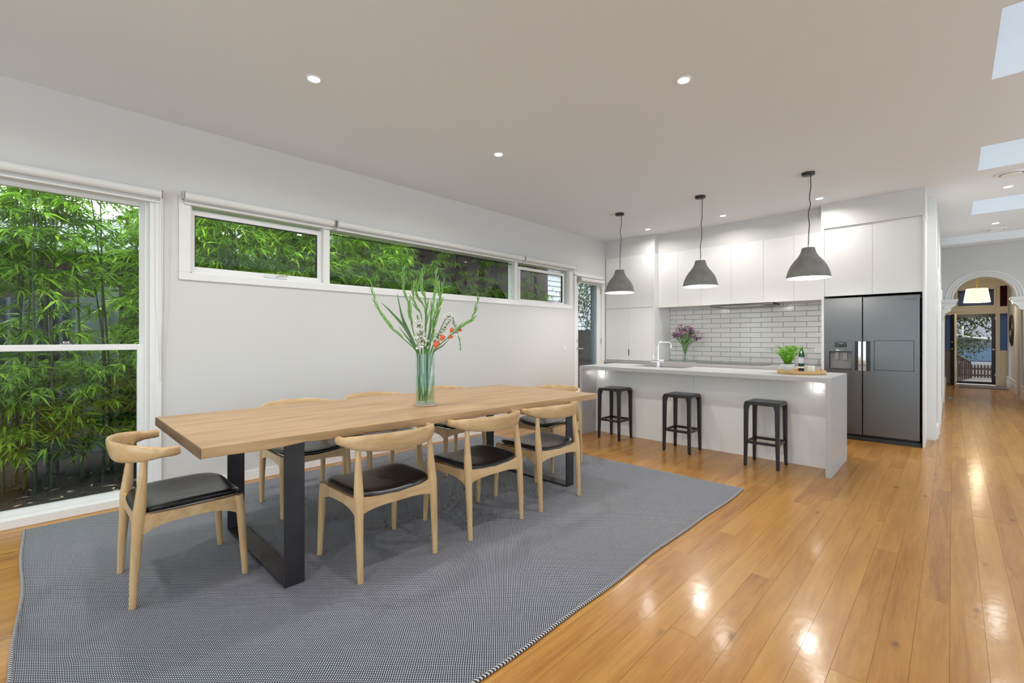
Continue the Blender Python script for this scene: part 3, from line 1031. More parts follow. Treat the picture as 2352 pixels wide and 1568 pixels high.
# benchtop and drawer units at the back
MB_ = MB().box(7.08, XB, 1.245, 4.555, .842, .882)
bt = tag(MB_.build('benchtop', 'stone_grey', bevel=.002), 'long grey stone benchtop along the tiled splashback', 'benchtop')
names = ['white drawer unit under the back benchtop beside the side door', 'white drawer unit under the back benchtop, left of the cooktop', 'white drawer unit under the cooktop', 'white drawer unit under the back benchtop beside the fridge']
yy = [4.55, 3.72, 2.90, 1.95, 1.25]
for i in range(4):
    t = thing('drawer_unit', names[i], 'cabinet', (7.4, (yy[i] + yy[i + 1]) / 2, 0), 0, 'drawer units below the back benchtop')
    MB().box(7.14, XB, yy[i + 1] + .001, yy[i] - .001, 0.0, .842).build('body', 'cabinet_edge', t)
    for z0, z1 in ((.12, .36), (.362, .60), (.602, .82)):
        panel_door(t, yy[i + 1], yy[i], z0, z1, 7.118, 'drawer')
ck = thing('cooktop', 'flat black glass cooktop set on the back benchtop', 'cooktop', (7.45, 2.40, .882))
MB().box(7.20, 7.68, 1.95, 2.93, .882, .888).build('glass_plate', 'black_gloss', ck, bevel=.002)
for (x, y, r) in ((7.33, 2.15, .09), (7.55, 2.15, .07), (7.44, 2.44, .11), (7.33, 2.73, .07), (7.55, 2.73, .09)):
    MB().lathe([(r - .004, .8883), (r, .8884)], 28, x, y, False).build('cooking_zone', 'grey_plastic', ck)

def outlet(x, y, z, label, grp):
    t = thing('power_outlet', label, 'outlet', (x, y, z), 0, grp)
    MB().box(x - .007, x, y - .058, y + .058, z - .036, z + .036).build('plate', 'white_plastic', t, bevel=.002)
    for dy in (-.03, .03):
        m = MB()
        for a, b_ in ((-.006, .006), (.006, .006), (0, -.008)):
            m.box(x - .0078, x - .007, y + dy + a - .0012, y + dy + a + .0012, z - .008 + b_ - .003, z - .008 + b_ + .003)
        m.build('socket_slots', 'grey_plastic', t)
    return t
outlet(XB - .001, 1.37, 1.10, 'white power outlet on the splashback tiles next to the fridge', 'wall outlets in the kitchen')

# fridge surround and cupboards above the fridge
fc = thing('fridge_cabinet', 'white cabinet surround with two doors above the fridge', 'cabinet', (7.45, .72, 0))
MB().box(XK - .02, XB + .01, 1.212, 1.242, 0, 2.712).build('side_panel', 'cabinet_white', fc)
MB().box(XK - .02, XB + .01, .232, .252, 0, 2.712).build('side_panel', 'cabinet_white', fc)
MB().box(XK + .02, XB, .253, 1.211, 1.825, 2.711).build('body', 'cabinet_edge', fc)
panel_door(fc, .714, 1.212, 1.822, 2.712, XK)
panel_door(fc, .252, .714, 1.822, 2.712, XK)
struct(MB().box(XK - .024, XB + .012, .228, 1.244, 2.7125, H).build('trim_3', 'wall_paint'))
# wall end beyond the fridge
struct(MB().box(XB + .012, 7.899, YHL - .004, .30, 0, H - .001).build('trim_4', 'trim_gloss'))

# ------------------------------------------------------------------ fridge
XF = 7.105
fr = thing('fridge', 'stainless steel side-by-side fridge with water dispenser and dark kick plate', 'fridge', (7.45, .735, 0))
MB().box(XF + .075, 7.73, .285, 1.195, .03, 1.785).build('body', 'black_plastic', fr)
MB().box(7.02 + .10, 7.70, .262, 1.20, .0, .05).build('kick_plate', 'black_plastic', fr)
MB().box(XF + .02, XF + .09, .29, .93, .008, .045).build('base_grille', 'grey_plastic', fr)
def steel_door(y0, y1, z0, z1, hole=None):
    """door with gently rounded vertical edges and an optional opening"""
    m = MB()
    holes_plate(m, 'x', y0, y1, z0, z1, XF, XF + .07, [hole] if hole else [])
    return m.build('door', 'stainless', fr, bevel=.006 if not hole else 0)
REC = (.915, 1.150, .885, 1.112)
dl_ = steel_door(.812, 1.203, .075, 1.790, REC)
dr_ = steel_door(.275, .804, .075, 1.790)
# dispenser
MB().box(XF - .004, XF + .002, .905, 1.158, 1.112, 1.245).build('control_panel', 'stainless', dl_, bevel=.002)
MB().box(XF - .006, XF - .004, .965, 1.095, 1.165, 1.230).build('display', 'black_gloss', dl_)
MB().box(XF - .007, XF - .004, .985, 1.075, 1.120, 1.130).build('dispenser_bar', 'chrome', dl_)
MB().box(XF + .055, XF + .068, .915, 1.150, .885, 1.112).build('dispenser_recess', 'grey_plastic', dl_)
m = MB().box(XF + .002, XF + .055, .915, .919, .885, 1.112).box(XF + .002, XF + .055, 1.146, 1.150, .885, 1.112).box(XF - .004, XF + .055, .915, 1.150, .880, .889)
m.build('dispenser_lining', 'black_plastic', dl_)
for yy_ in (.985, 1.075):
    MB().box(XF + .030, XF + .050, yy_ - .022, yy_ + .022, 1.00, 1.095).build('dispenser_lever', 'grey_plastic', dl_, bevel=.004)
m = MB()
for dx in range(3):
    m.box(XF - .0065, XF - .006, .985 + dx * .03, .997 + dx * .03, 1.185, 1.190)
m.box(XF - .0065, XF - .006, 1.0, 1.05, 1.208, 1.213)
m.build('display_marks', 'light_grey_plastic', dl_)
# handles: bright flat bars each side of the split, dark grip recess beyond
for par, ya, yb, ga, gb in ((dl_, .815, .848, .850, .884), (dr_, .768, .801, .728, .766)):
    MB().box(XF - .022, XF - .002, ya, yb, .872, 1.240).build('handle', 'chrome', par, bevel=.004)
    MB().box(XF - .003, XF + .004, ga, gb, .872, 1.240).build('grip_recess', 'black_plastic', par)
# home-bar flap in the right door
m = MB()
y0, y1, z0, z1 = .322, .694, .885, 1.250
g = .005
m.box(XF - .0012, XF, y0, y1, z0, z0 + g).box(XF - .0012, XF, y0, y1, z1 - g, z1).box(XF - .0012, XF, y0, y0 + g, z0, z1).box(XF - .0012, XF, y1 - g, y1, z0, z1)
m.build('bar_seam', 'black_plastic', dr_)
MB().box(XF - .003, XF, y0 + g, y1 - g, z0 + g, z1 - g).build('bar_flap', 'stainless', dr_, bevel=.002)
lm = text_mesh('SAMSUNG', .0235)
lm.materials.clear(); lm.materials.append(MATS['black_plastic'])
lg = bpy.data.objects.new('logo', lm); C.objects.link(lg); lg.parent = dr_
p = origin(dr_)
lg.location = (XF - .001 - p[0], .356 - p[1], 1.739 - p[2]); lg.rotation_euler = (R(90), 0, R(-90)); lg.scale = (1.05, .8, 1)

# ------------------------------------------------------------------ island
IX0, IX1, IY0, IY1, IZ = 5.0, 5.88, .797, 3.583, .912
isl = thing('kitchen_island', 'grey stone waterfall island bench with pale panels beneath', 'island', (5.45, 2.19, 0))
SK = (5.42, 5.80, 2.36, 3.06)
m = MB()
holes_plate(m, 'z', IX0, IX1, IY0, IY1, IZ - .042, IZ, [SK])
m.build('benchtop', 'stone_grey', isl)
MB().box(IX0, IX1, IY0, IY0 + .040, 0, IZ - .042).build('waterfall_end', 'stone_grey', isl)
MB().box(IX0, IX1, IY1 - .040, IY1, 0, IZ - .042).build('waterfall_end', 'stone_grey', isl)
for a, b_ in ((IY0 + .041, 2.184), (2.186, IY1 - .041)):
    MB().box(5.335, 5.353, a, b_, 0.0, IZ - .043).build('front_panel', 'island_panel', isl)
MB().box(5.36, 5.40, IY0 + .041, IY1 - .041, 0.0, IZ - .043).build('carcass', 'cabinet_edge', isl)
MB().box(5.83, 5.86, IY0 + .041, IY1 - .041, 0.0, IZ - .043).build('back_panel', 'cabinet_white', isl)
# sink
sk = thing('sink', 'undermount double sink bowl in the island bench', 'sink', (5.61, 2.71, IZ - .2))
m = MB()
for a, b_ in ((SK[2] - .0, 2.69), (2.73, SK[3] + .0)):
    t_ = .006
    m.box(SK[0], SK[1], a, b_, IZ - .20, IZ - .194)
    m.box(SK[0], SK[0] + t_, a, b_, IZ - .2, IZ - .043).box(SK[1] - t_, SK[1], a, b_, IZ - .2, IZ - .043)
    m.box(SK[0], SK[1], a, a + t_, IZ - .2, IZ - .043).box(SK[0], SK[1], b_ - t_, b_, IZ - .2, IZ - .043)
m.build('bowl', 'satin_metal', sk)
for yc in (2.52, 2.90):
    MB().lathe([(.0005, IZ - .192), (.035, IZ - .192), (.04, IZ - .194)], 20, 5.61, yc).build('drain', 'chrome', sk)
# mixer tap
tp = thing('mixer_tap', 'chrome mixer tap with square-bent spout on the island bench', 'tap', (5.38, 2.655, IZ))
tx, ty = 5.38, 2.655
rv = Vector((math.sin(R(YAW)), -math.cos(R(YAW)), 0))
m = MB().tube([(tx, ty, IZ), (tx, ty, IZ + .075)], .022, 16)
m.build('base', 'chrome', tp)
A_ = Vector((tx, ty, IZ + .075)) - Vector((0.02, -.08, 0)); B_ = Vector((tx, ty, IZ + .075)) + Vector((0.02, -.075, 0))
MB().tube([A_, B_], .019, 16).build('valve_body', 'chrome', tp)
MB().tube([A_ + Vector((0, -.025, 0)), A_ + Vector((0, -.025, .085))], .0045, 8).build('lever', 'chrome', tp)
zt = IZ + .315
pts = [(tx, ty, IZ + .08), (tx, ty, zt - .04)]
for k in range(1, 6):
    a = k / 5 * math.pi / 2
    pts.append((tx + .03 * (1 - math.cos(a)), ty - .008 * (1 - math.cos(a)), zt - .04 + .04 * math.sin(a)))
pts += [(tx + .15, ty - .07, zt)]
for k in range(1, 6):
    a = k / 5 * math.pi / 2
    pts.append((tx + .15 + .035 * math.sin(a), ty - .07 - .01 * math.sin(a), zt - .035 * (1 - math.cos(a))))
pts.append((tx + .185, ty - .08, zt - .07))
MB().tube(pts, .0105, 12).build('spout', 'chrome', tp)
# outlets with plug-in night lights under the overhang
for yc, lab in ((3.452, 'power outlet with lit plug-in globe under the island overhang, end by the side door'), (.938, 'power outlet with lit plug-in globe under the island overhang, end by the fridge')):
    t = outlet(5.335, yc, .803, lab, 'island outlets with plug-in lights')
    dy = .02 if yc < 2 else -.005
    m = MB().ball((5.335 - .030, yc + dy, .798), .030, 16, 10, (.55, 1, 1))
    m.build('night_light', 'night_glow', t)
    ld = bpy.data.lights.new('night_lamp', 'POINT'); ld.energy = 0.05; ld.color = (1, .95, .88); ld.shadow_soft_size = .02
    lo = bpy.data.objects.new('night_lamp', ld); C.objects.link(lo); lo.parent = t
    lo.location = (-.062, dy, -.005)

# ------------------------------------------------------------------ bar stools
def make_stool():
    t = thing('bar_stool', 'x', 'stool')
    hw, zt = .160, .645
    lt = .033
    for sx in (-1, 1):
        for sy in (-1, 1):
            # leg: outer faces vertical, inner faces taper towards the foot
            def sq(z, w):
                x1, y1 = sx * hw, sy * hw
                x0, y0 = sx * (hw - w), sy * (hw - w)
                xs = sorted((x0, x1)); ys_ = sorted((y0, y1))
                return [(xs[0], ys_[0], z), (xs[1], ys_[0], z), (xs[1], ys_[1], z), (xs[0], ys_[1], z)]
            m = MB()
            ring = sq(0.0, .024) + sq(.012, .028) + sq(.27, .036) + sq(.56, .040) + sq(zt - .03, .052)
            fs = [(3, 2, 1, 0)]
            for k in range(4):
                for i in range(4):
                    fs.append((k * 4 + i, k * 4 + (i + 1) % 4, k * 4 + 4 + (i + 1) % 4, k * 4 + 4 + i))
            m.add(ring, fs)
            m.build('leg', 'black_paint', t, bevel=.005)
    m = MB()
    N_ = 7
    poly = []
    rc = .03
    for cx, cy, a0 in ((hw - rc, hw - rc, 0), (-hw + rc, hw - rc, 90), (-hw + rc, -hw + rc, 180), (hw - rc, -hw + rc, 270)):
        for k in range(N_):
            a = R(a0 + 90 * k / (N_ - 1)); poly.append((cx + rc * math.cos(a), cy + rc * math.sin(a)))
    m.prism(poly, zt - .033, zt - .006)
    m.build('seat_frame', 'black_paint', t, bevel=.006)
    m = MB().prism([(x * .94, y * .94) for x, y in poly], zt - .006, zt)
    m.build('seat', 'black_paint', t, bevel=.004)
    for s in (-1, 1):
        MB().box(-hw + .03, hw - .03, s * (hw - .030), s * (hw - .012), .225, .252).build('footrest', 'black_paint', t, bevel=.003)
        MB().box(s * (hw - .030), s * (hw - .012), -hw + .03, hw - .03, .225, .252).build('footrest', 'black_paint', t, bevel=.003)
    return t
st = make_stool()
sg = 'black bar stools along the island'
for i, (x, y, lab) in enumerate(((5.13, 3.12, 'square black backless bar stool nearest the dining table'), (5.085, 2.22, 'square black backless bar stool in the middle of the island'), (5.08, 1.355, 'square black backless bar stool nearest the fridge end'))):
    if i == 0:
        st.location = (x, y, 0); st['label'] = lab; st['group'] = sg
    else:
        dup(st, (x, y, 0), 0, lab, sg)

# ------------------------------------------------------------------ pendants
def pendant(x, y, lab, seed):
    t = thing('pendant_lamp', lab, 'lamp', (x, y, 1.915), 0, 'concrete pendant lamps above the island')
    z0, z1 = 1.915, 2.235
    outer = [(.200, z0), (.203, z0 + .008), (.199, z0 + .03), (.186, z0 + .08), (.162, z0 + .135), (.128, z0 + .185), (.095, z0 + .225), (.074, z0 + .262), (.064, z0 + .295), (.060, z1 - .006), (.055, z1), (.0005, z1)]
    inner = [(.195, z0 + .004), (.192, z0 + .03), (.179, z0 + .08), (.155, z0 + .13), (.121, z0 + .18), (.088, z0 + .22), (.060, z0 + .26), (.0005, z0 + .262)]
    sh = MB().lathe(outer, 44, x, y).build('shade', 'concrete', t)
    MB().lathe([(.2, z0), (.195, z0 + .004)] + inner[1:], 44, x, y).build('shade_lining', 'shade_white', sh)
    MB().ball((x, y, z0 + .115), .055, 16, 10, (1, 1, 1.15)).build('bulb', 'pendant_glow', t)
    MB().tube([(x, y, z0 + .17), (x, y, z0 + .262)], .022, 12).build('lamp_holder', 'black_plastic', t)
    r_ = random.Random(seed)
    pts = []
    for k in range(13):
        f = k / 12
        s = math.sin(f * math.pi)
        off = .028 * f + .012 * s * r_.uniform(-1, 1)
        pts.append((x + rv.x * off, y + rv.y * off, z1 + (H - .02 - z1) * f))
    MB().tube(pts, .0042, 6).build('cord', 'black_plastic', t)
    MB().tube([(x, y, z1 - .005), (x, y, H - .02)], .0012, 5).build('suspension_wire', 'satin_metal', t)
    MB().tube([(x, y, z1 - .004), (x, y, z1 + .03)], [.008, .005], 8).build('cord_grip', 'satin_metal', t)
    cn = MB().lathe([(.0005, H - .028), (.055, H - .028), (.060, H - .024), (.061, H)], 28, x, y).build('ceiling_rose', 'black_plastic', t)
    MB().ball((x, y, H - .029), .006, 8, 6).build('screw', 'satin_metal', cn)
    ld = bpy.data.lights.new('bulb_lamp', 'POINT'); ld.energy = PEND_W; ld.color = DOWN_COL; ld.shadow_soft_size = .05
    lo = bpy.data.objects.new('bulb_lamp', ld); C.objects.link(lo); lo.parent = t; lo.location = (0, 0, .03)
pendant(5.655, 3.365, 'bell-shaped grey concrete pendant nearest the pantry', 1)
pendant(5.66, 2.24, 'bell-shaped grey concrete pendant in the middle above the island', 2)
pendant(5.655, 1.10, 'bell-shaped grey concrete pendant nearest the fridge', 3)

# ------------------------------------------------------------------ rug
RZ = .010
rg = thing('rug', 'large flatwoven navy and white rug under the dining table', 'rug', ((RUG[0] + RUG[1]) / 2, (RUG[2] + RUG[3]) / 2, 0))
rngn = random.Random(9)
def rug_fn(u, v):
    x = RUG[0] + (RUG[1] - RUG[0]) * u
    y = RUG[2] + (RUG[3] - RUG[2]) * v
    ex = .010 * math.sin(y * 2.3 + .6) + .005 * math.sin(y * 6.1)
    ey = .007 * math.sin(x * 2.9) + .004 * math.sin(x * 7.7 + 1)
    kx = (1 - u) ** 6 if u < .5 else 0
    x += ex * kx - .02 * (1 - u) ** 8 * (1 - v)
    y += ey * (1 - v) ** 6
    z = RZ + .0009 * math.sin(x * 9 + y * 3) * math.sin(y * 5.1) * min(1, 8 * min(u, 1 - u, v, 1 - v))
    return (x, y, z)
m = MB().grid(rug_fn, 70, 56)
nu, nv = 70, 56
edge = [i for i in range(nu)] + [j * nu + nu - 1 for j in range(1, nv)] + [(nv - 1) * nu + i for i in range(nu - 2, -1, -1)] + [j * nu for j in range(nv - 2, 0, -1)]
n0 = len(m.v)
m.v += [(m.v[i][0], m.v[i][1], .0006) for i in edge]
ne = len(edge)
for k in range(ne):
    k2 = (k + 1) % ne
    m.f.append((edge[k], n0 + k, n0 + k2, edge[k2])); m.s.append(False)
m.build('weave', 'rug_weave', rg)
MB().tube([(lambda p: (p[0], p[1] - .004, .008))(rug_fn(i / 69, 0)) for i in range(70)], .0078, 8).build('binding', 'rug_binding', rg)
MB().tube([(lambda p: (p[0] - .003, p[1], .008))(rug_fn(0, i / 55)) for i in range(56)], .0078, 8).build('binding', 'rug_binding', rg)
MB().tube([(lambda p: (p[0] + .002, p[1], .0065))(rug_fn(1, i / 55)) for i in range(56)], .0062, 8).build('binding', 'rug_binding', rg)

# ------------------------------------------------------------------ dining table
TZ, TT = .790, .052
tb = thing('dining_table', 'long solid timber dining table on black flat-steel loop legs', 'table', (1.93, 2.91, RZ))
cor = [(.494, 2.400), (3.418, 2.262), (3.372, 3.424), (.496, 3.556)]
def edge_pts(a, b, n, amp, seed):
    r_ = random.Random(seed)
    dx, dy = b[0] - a[0], b[1] - a[1]
    L = math.hypot(dx, dy); nx, ny = dy / L, -dx / L
    out = []
    for k in range(n):
        f = k / n
        w = amp * (math.sin(f * 9 + seed) * .5 + r_.uniform(-.4, .4)) if 0 < k else 0
        out.append((a[0] + dx * f + nx * w, a[1] + dy * f + ny * w))
    return out
top = edge_pts(cor[0], cor[1], 26, .002, 1) + edge_pts(cor[1], cor[2], 6, .0, 2) + edge_pts(cor[2], cor[3], 26, .003, 3) + edge_pts(cor[3], cor[0], 6, .0, 4)
r_ = random.Random(12)
bot = []
cx_, cy_ = 1.94, 2.91
for k, (x, y) in enumerate(top):
    near = k < 26
    dz = r_.uniform(0, .004)
    inn = r_.uniform(0, .006) if near else 0
    if near and 3 < k < 9: dz += r_.uniform(0, .010); inn += r_.uniform(0, .012)
    bot.append((x, y + inn, TZ - TT + dz))
n = len(top)
m = MB()
m.add([(x, y, TZ) for x, y in top] + bot, [tuple(range(n)), tuple(reversed(range(n, 2 * n)))] + [(k, n + k, n + (k + 1) % n, (k + 1) % n) for k in range(n)])
m.build('table_top', 'oak_table', tb, bevel=.003)
MB().box(.4905, .4935, 2.402, 3.553, TZ - TT + .001, TZ - .002).build('end_grain', 'end_grain', tb)
# loop legs of 100 x 10 mm flat bar
zb = RZ + .0015
for (xc, ya, yb) in ((.905, 2.428, 3.45), (3.165, 2.365, 3.38)):
    m = MB()
    t_ = .012
    hw = .05
    m.box(xc - hw, xc + hw, ya, ya + t_, zb, TZ - TT).box(xc - hw, xc + hw, yb - t_, yb, zb, TZ - TT)
    m.box(xc - hw, xc + hw, ya + t_, yb - t_, zb, zb + t_).box(xc - hw, xc + hw, ya + t_, yb - t_, TZ - TT - t_ + .004, TZ - TT)
    m.build('leg_frame', 'black_steel', tb, bevel=.0015)

# ------------------------------------------------------------------ dining chairs (local: back at y=0, facing +y)
def make_chair():
    t = thing('dining_chair', 'x', 'chair')
    # rear legs run up to the bow
    for s in (-1, 1):
        pts = [(s * .236, .0, 0), (s * .237, .006, .15), (s * .236, .016, .32), (s * .234, .022, .42), (s * .232, .030, .50), (s * .229, .038, .60), (s * .226, .045, .70)]
        MB().tube(pts, [.0150, .0185, .0225, .0265, .0235, .0175, .0130], 14).build('leg', 'oak_chair', t, world=False)
        MB().tube([(s * .236, .0, -.001), (s * .236, 0, .004)], .011, 10).build('glide', 'rubber_foot', t, world=False)
        pts = [(s * .247, .470, 0), (s * .244, .462, .15), (s * .240, .452, .32), (s * .236, .444, .40), (s * .235, .442, .425)]
        MB().tube(pts, [.0145, .0178, .0210, .0225, .0215], 14).build('leg', 'oak_chair', t, world=False)
        MB().tube([(s * .247, .470, -.001), (s * .247, .470, .004)], .011, 10).build('glide', 'rubber_foot', t, world=False)
    # seat rails: arched underside
    def rail(p0, p1, z_top, h_end, h_mid, th, dip=0.0):
        m = MB()
        p0, p1 = Vector(p0), Vector(p1)
        d = p1 - p0; nrm = Vector((-d.y, d.x)).normalized()
        ns = 13
        vs = []
        for k in range(ns):
            f = k / (ns - 1)
            e = abs(2 * f - 1) ** 3
            zt_ = z_top - dip * (1 - (2 * f - 1) ** 2)
            zb_ = zt_ - (h_mid + (h_end - h_mid) * e)
            c = p0 + d * f
            for sgn in (-1, 1):
                q = c + nrm * sgn * th / 2
                vs += [(q.x, q.y, zb_), (q.x, q.y, zt_)]
        fs = []
        for k in range(ns - 1):
            a = k * 4; b_ = a + 4
            fs += [(a, a + 1, b_ + 1, b_), (a + 2, b_ + 2, b_ + 3, a + 3), (a + 1, a + 3, b_ + 3, b_ + 1), (a, b_, b_ + 2, a + 2)]
        m.add(vs, fs, True)
        m.build('seat_rail', 'oak_bow', t, world=False)
    rail((-.225, .022), (.225, .022), .432, .085, .052, .026, .012)
    rail((-.230, .444), (.230, .444), .418, .070, .048, .026, .006)
    for s in (-1, 1):
        rail((s * .235, .03), (s * .236, .435), .428, .095, .050, .026, .004)
    # padded seat, saddle-shaped
    A, B, cy, e = .247, .232, .240, 4.5
    NA, NR = 48, 9
    def P(a, r):
        c, s = math.cos(a), math.sin(a)
        x = A * r * math.copysign(abs(c) ** (2 / e), c)
        y = cy + B * r * math.copysign(abs(s) ** (2 / e), s)
        return x, y
    def zt(x, y, r):
        sx = x / A; sy = (y - cy) / B
        return .452 + .020 * sx * sx - .010 * (1 - sx * sx) + .004 * sy - .006 * max(0, sy) ** 2
    rings = []
    for r, dz in ((0.001, 0), (.3, 0), (.6, 0), (.82, -.001), (.92, -.004), (.975, -.010), (1.0, -.019), (.985, -.029), (.93, -.036), (.5, -.036), (.001, -.036)):
        ring = []
        for k in range(NA):
            a = 2 * math.pi * k / NA
            x, y = P(a, r)
            ring.append((x, y, zt(x, y, r) + dz))
        rings.append(ring)
    m = MB()
    vs = [p for ring in rings for p in ring]
    fs = []
    for i in range(len(rings) - 1):
        for k in range(NA):
            k2 = (k + 1) % NA
            fs.append((i * NA + k, i * NA + k2, (i + 1) * NA + k2, (i + 1) * NA + k)[::-1])
    m.add(vs, fs, True)
    so = m.build('seat', 'leather', t, world=False, sharp=False)
    # bow: one curved piece, tall at the middle, rounded tips
    NS, NC = 41, 14
    vs, fs = [], []
    a_max = R(98)
    for i in range(NS):
        f = 2 * i / (NS - 1) - 1
        a = a_max * f
        x = .283 * math.sin(a)
        y = .145 - .205 * math.cos(a)
        tx_, ty_ = .283 * math.cos(a), .205 * math.sin(a)
        L = math.hypot(tx_, ty_); nx, ny = ty_ / L, -tx_ / L        # outward normal
        q = abs(f)
        mid = (1 - (q / .80) ** 2) ** .9 if q < .80 else 0.0
        hh = .0235 + .029 * mid
        th = .0165 - .004 * mid
        zc = .716 + .001 * mid + .006 * q * q
        endk = 1.0
        if i == 0 or i == NS - 1: endk = .80
        lean = .20 * mid            # back leans: top further out
        for k in range(NC):
            b_ = 2 * math.pi * k / NC
            cz = math.copysign(abs(math.sin(b_)) ** .8, math.sin(b_)) * hh * endk
            cn_ = math.copysign(abs(math.cos(b_)) ** .8, math.cos(b_)) * th * endk + cz * lean
            vs.append((x + nx * cn_, y + ny * cn_, zc + cz))
    for i in range(NS - 1):
        for k in range(NC):
            k2 = (k + 1) % NC
            fs.append((i * NC + k, i * NC + k2, (i + 1) * NC + k2, (i + 1) * NC + k)[::-1])
    fs.append(tuple(range(NC))); fs.append(tuple(reversed(range((NS - 1) * NC, NS * NC))))
    m = MB().add(vs, fs, True)
    m.build('backrest', 'oak_bow', t, world=False)
    return t
ch = make_chair()
cg = 'oak elbow chairs around the dining table'
CH = [(1.385, 2.203, 0, 'oak elbow chair on the room side, nearest the left end of the table'),
      (2.112, 2.180, 0, 'oak elbow chair in the middle of the room side of the table'),
      (2.783, 2.170, 0, 'oak elbow chair on the room side, nearest the kitchen island'),
      (.298, 3.002, -90, 'oak elbow chair at the table head in front of the tall window'),
      (3.815, 2.955, 90, 'oak elbow chair at the table head facing away from the kitchen island'),
      (1.425, 3.850, 180, 'oak elbow chair on the wall side, nearest the tall window'),
      (2.085, 3.840, 180, 'oak elbow chair in the middle of the wall side of the table'),
      (2.840, 3.820, 180, 'oak elbow chair on the wall side, half hidden behind the flower vase')]
for i, (x, y, rz, lab) in enumerate(CH):
    if i == 0:
        ch.location = (x, y, RZ + .001); ch['label'] = lab; ch['group'] = cg
    else:
        dup(ch, (x, y, RZ + .001), R(rz), lab, cg)

# ------------------------------------------------------------------ vase of gladioli
VX, VY = 1.948, 2.764
co = tag(MB().lathe([(.0005, TZ + .001), (.088, TZ + .001), (.090, TZ + .004), (.088, TZ + .011), (.0005, TZ + .011)], 36, VX, VY).build('coaster', 'cork'), 'round flat cork coaster under the tall glass vase', 'coaster')
VZ = TZ + .0115
VT = 1.166
vs_ = thing('flower_vase', 'tall clear glass cylinder vase half filled with water on the dining table', 'vase', (VX, VY, VZ))
r0 = .070
MB().lathe([(.0005, VZ), (r0, VZ), (r0, VT), (r0 - .004, VT), (r0 - .004, VZ + .012), (.0005, VZ + .012)], 40, VX, VY).build('glass', 'vase_glass', vs_)
MB().lathe([(.0005, VZ + .014), (r0 - .0055, VZ + .014), (r0 - .0055, VZ + .205), (.0005, VZ + .205)], 40, VX, VY).build('water', 'water_thin', vs_)

def vp(px, py, dep=0.0):
    """flower sketch units -> a point in the vase's facing plane, pushed back by dep metres"""
    a = (px - 683) * .000728
    return Vector((VX + rv.x * a + math.cos(R(YAW)) * dep, VY + rv.y * a + math.sin(R(YAW)) * dep, 1.838 - py * .000728))

def smooth_path(pts, n=26):
    out = []
    P_ = [pts[0]] + list(pts) + [pts[-1]]
    segs = len(pts) - 1
    for k in range(n):
        f = k / (n - 1) * segs
        i = min(int(f), segs - 1); t = f - i
        p0, p1, p2, p3 = P_[i], P_[i + 1], P_[i + 2], P_[i + 3]
        out.append(0.5 * ((2 * p1) + (p2 - p0) * t + (2 * p0 - 5 * p1 + 4 * p2 - p3) * t * t + (3 * p1 - p0 - 3 * p2 + p3) * t ** 3))
    return out

def bud(m, base, d, length, width, seg=8):
    d = d.normalized()
    fr_ = [0, .12, .35, .6, .82, 1.0]
    wd = [.35, .75, 1.0, .8, .42, .06]
    m.tube([base + d * length * f for f in fr_], [width * w for w in wd], seg, True)

def gladiolus(pts, label, deps, n_buds=13, start=.42, seed=0, blooms=()):
    rr = random.Random(seed)
    foot = Vector((VX + rr.uniform(-.045, .045), VY + rr.uniform(-.045, .045), VZ + .02))
    neck = vp(pts[0][0], min(pts[0][1], 905), 0)
    lim = Vector((neck.x - VX, neck.y - VY))
    if neck.z < VT + .03 and lim.length > .058:
        lim *= .058 / lim.length
        neck = Vector((VX + lim.x, VY + lim.y, VT + .004))
    ctrl = [foot, foot.lerp(neck, .6), neck]
    for k, p in enumerate(pts[1:]):
        ctrl.append(vp(p[0], p[1], deps * (k + 1) / (len(pts) - 1)))
    path = smooth_path(ctrl, 40)
    t = thing('gladiolus', label, 'flower', tuple(foot), 0, 'gladiolus stems in the glass vase')
    n = len(path)
    MB().tube(path, [.0052 - .0032 * k / n for k in range(n)], 7).build('stem', 'stem_green', t)
    m = MB()
    for k in range(n_buds):
        f = start + (1 - start) * k / (n_buds - 1) * .985
        i = min(int(f * (n - 1)), n - 2)
        d = (path[i + 1] - path[i]).normalized()
        sgn = -1 if k % 2 else 1
        side = (rv * sgn * .12 + Vector((rr.uniform(-.07, .07), rr.uniform(-.07, .07), 0)))
        L = .085 * (1 - .45 * k / n_buds) + .012
        bud(m, path[i] + rv * sgn * .002, d + side, L, .0078 * (1 - .45 * k / n_buds))
    m.build('buds', 'bract_green', t)
    for bx, by, sz, an in blooms:
        c = vp(bx, by, -.01)
        mm = MB()
        dirv = (rv * math.sin(an) + Vector((0, 0, 1)) * math.cos(an)).normalized()
        ax1 = dirv.orthogonal().normalized(); ax2 = dirv.cross(ax1)
        for q in range(6):
            a = q * math.pi / 3
            def petal(u, v, a=a):
                w = (u - .5) * 2
                rad = sz * (.12 + .36 * math.sin(min(1, v * 1.25) * math.pi / 2) - .10 * v * v) * (1 + .06 * math.sin(9 * u))
                an2 = a + w * .62 * (1 - .35 * v * v)
                hgt = sz * (1.15 * v - .22 * w * w * v)
                return c - dirv * sz * .5 + (ax1 * math.cos(an2) + ax2 * math.sin(an2)) * rad + dirv * hgt
            mm.grid(petal, 6, 6)
        mm.build('bloom', 'petal_coral', t)
    return t

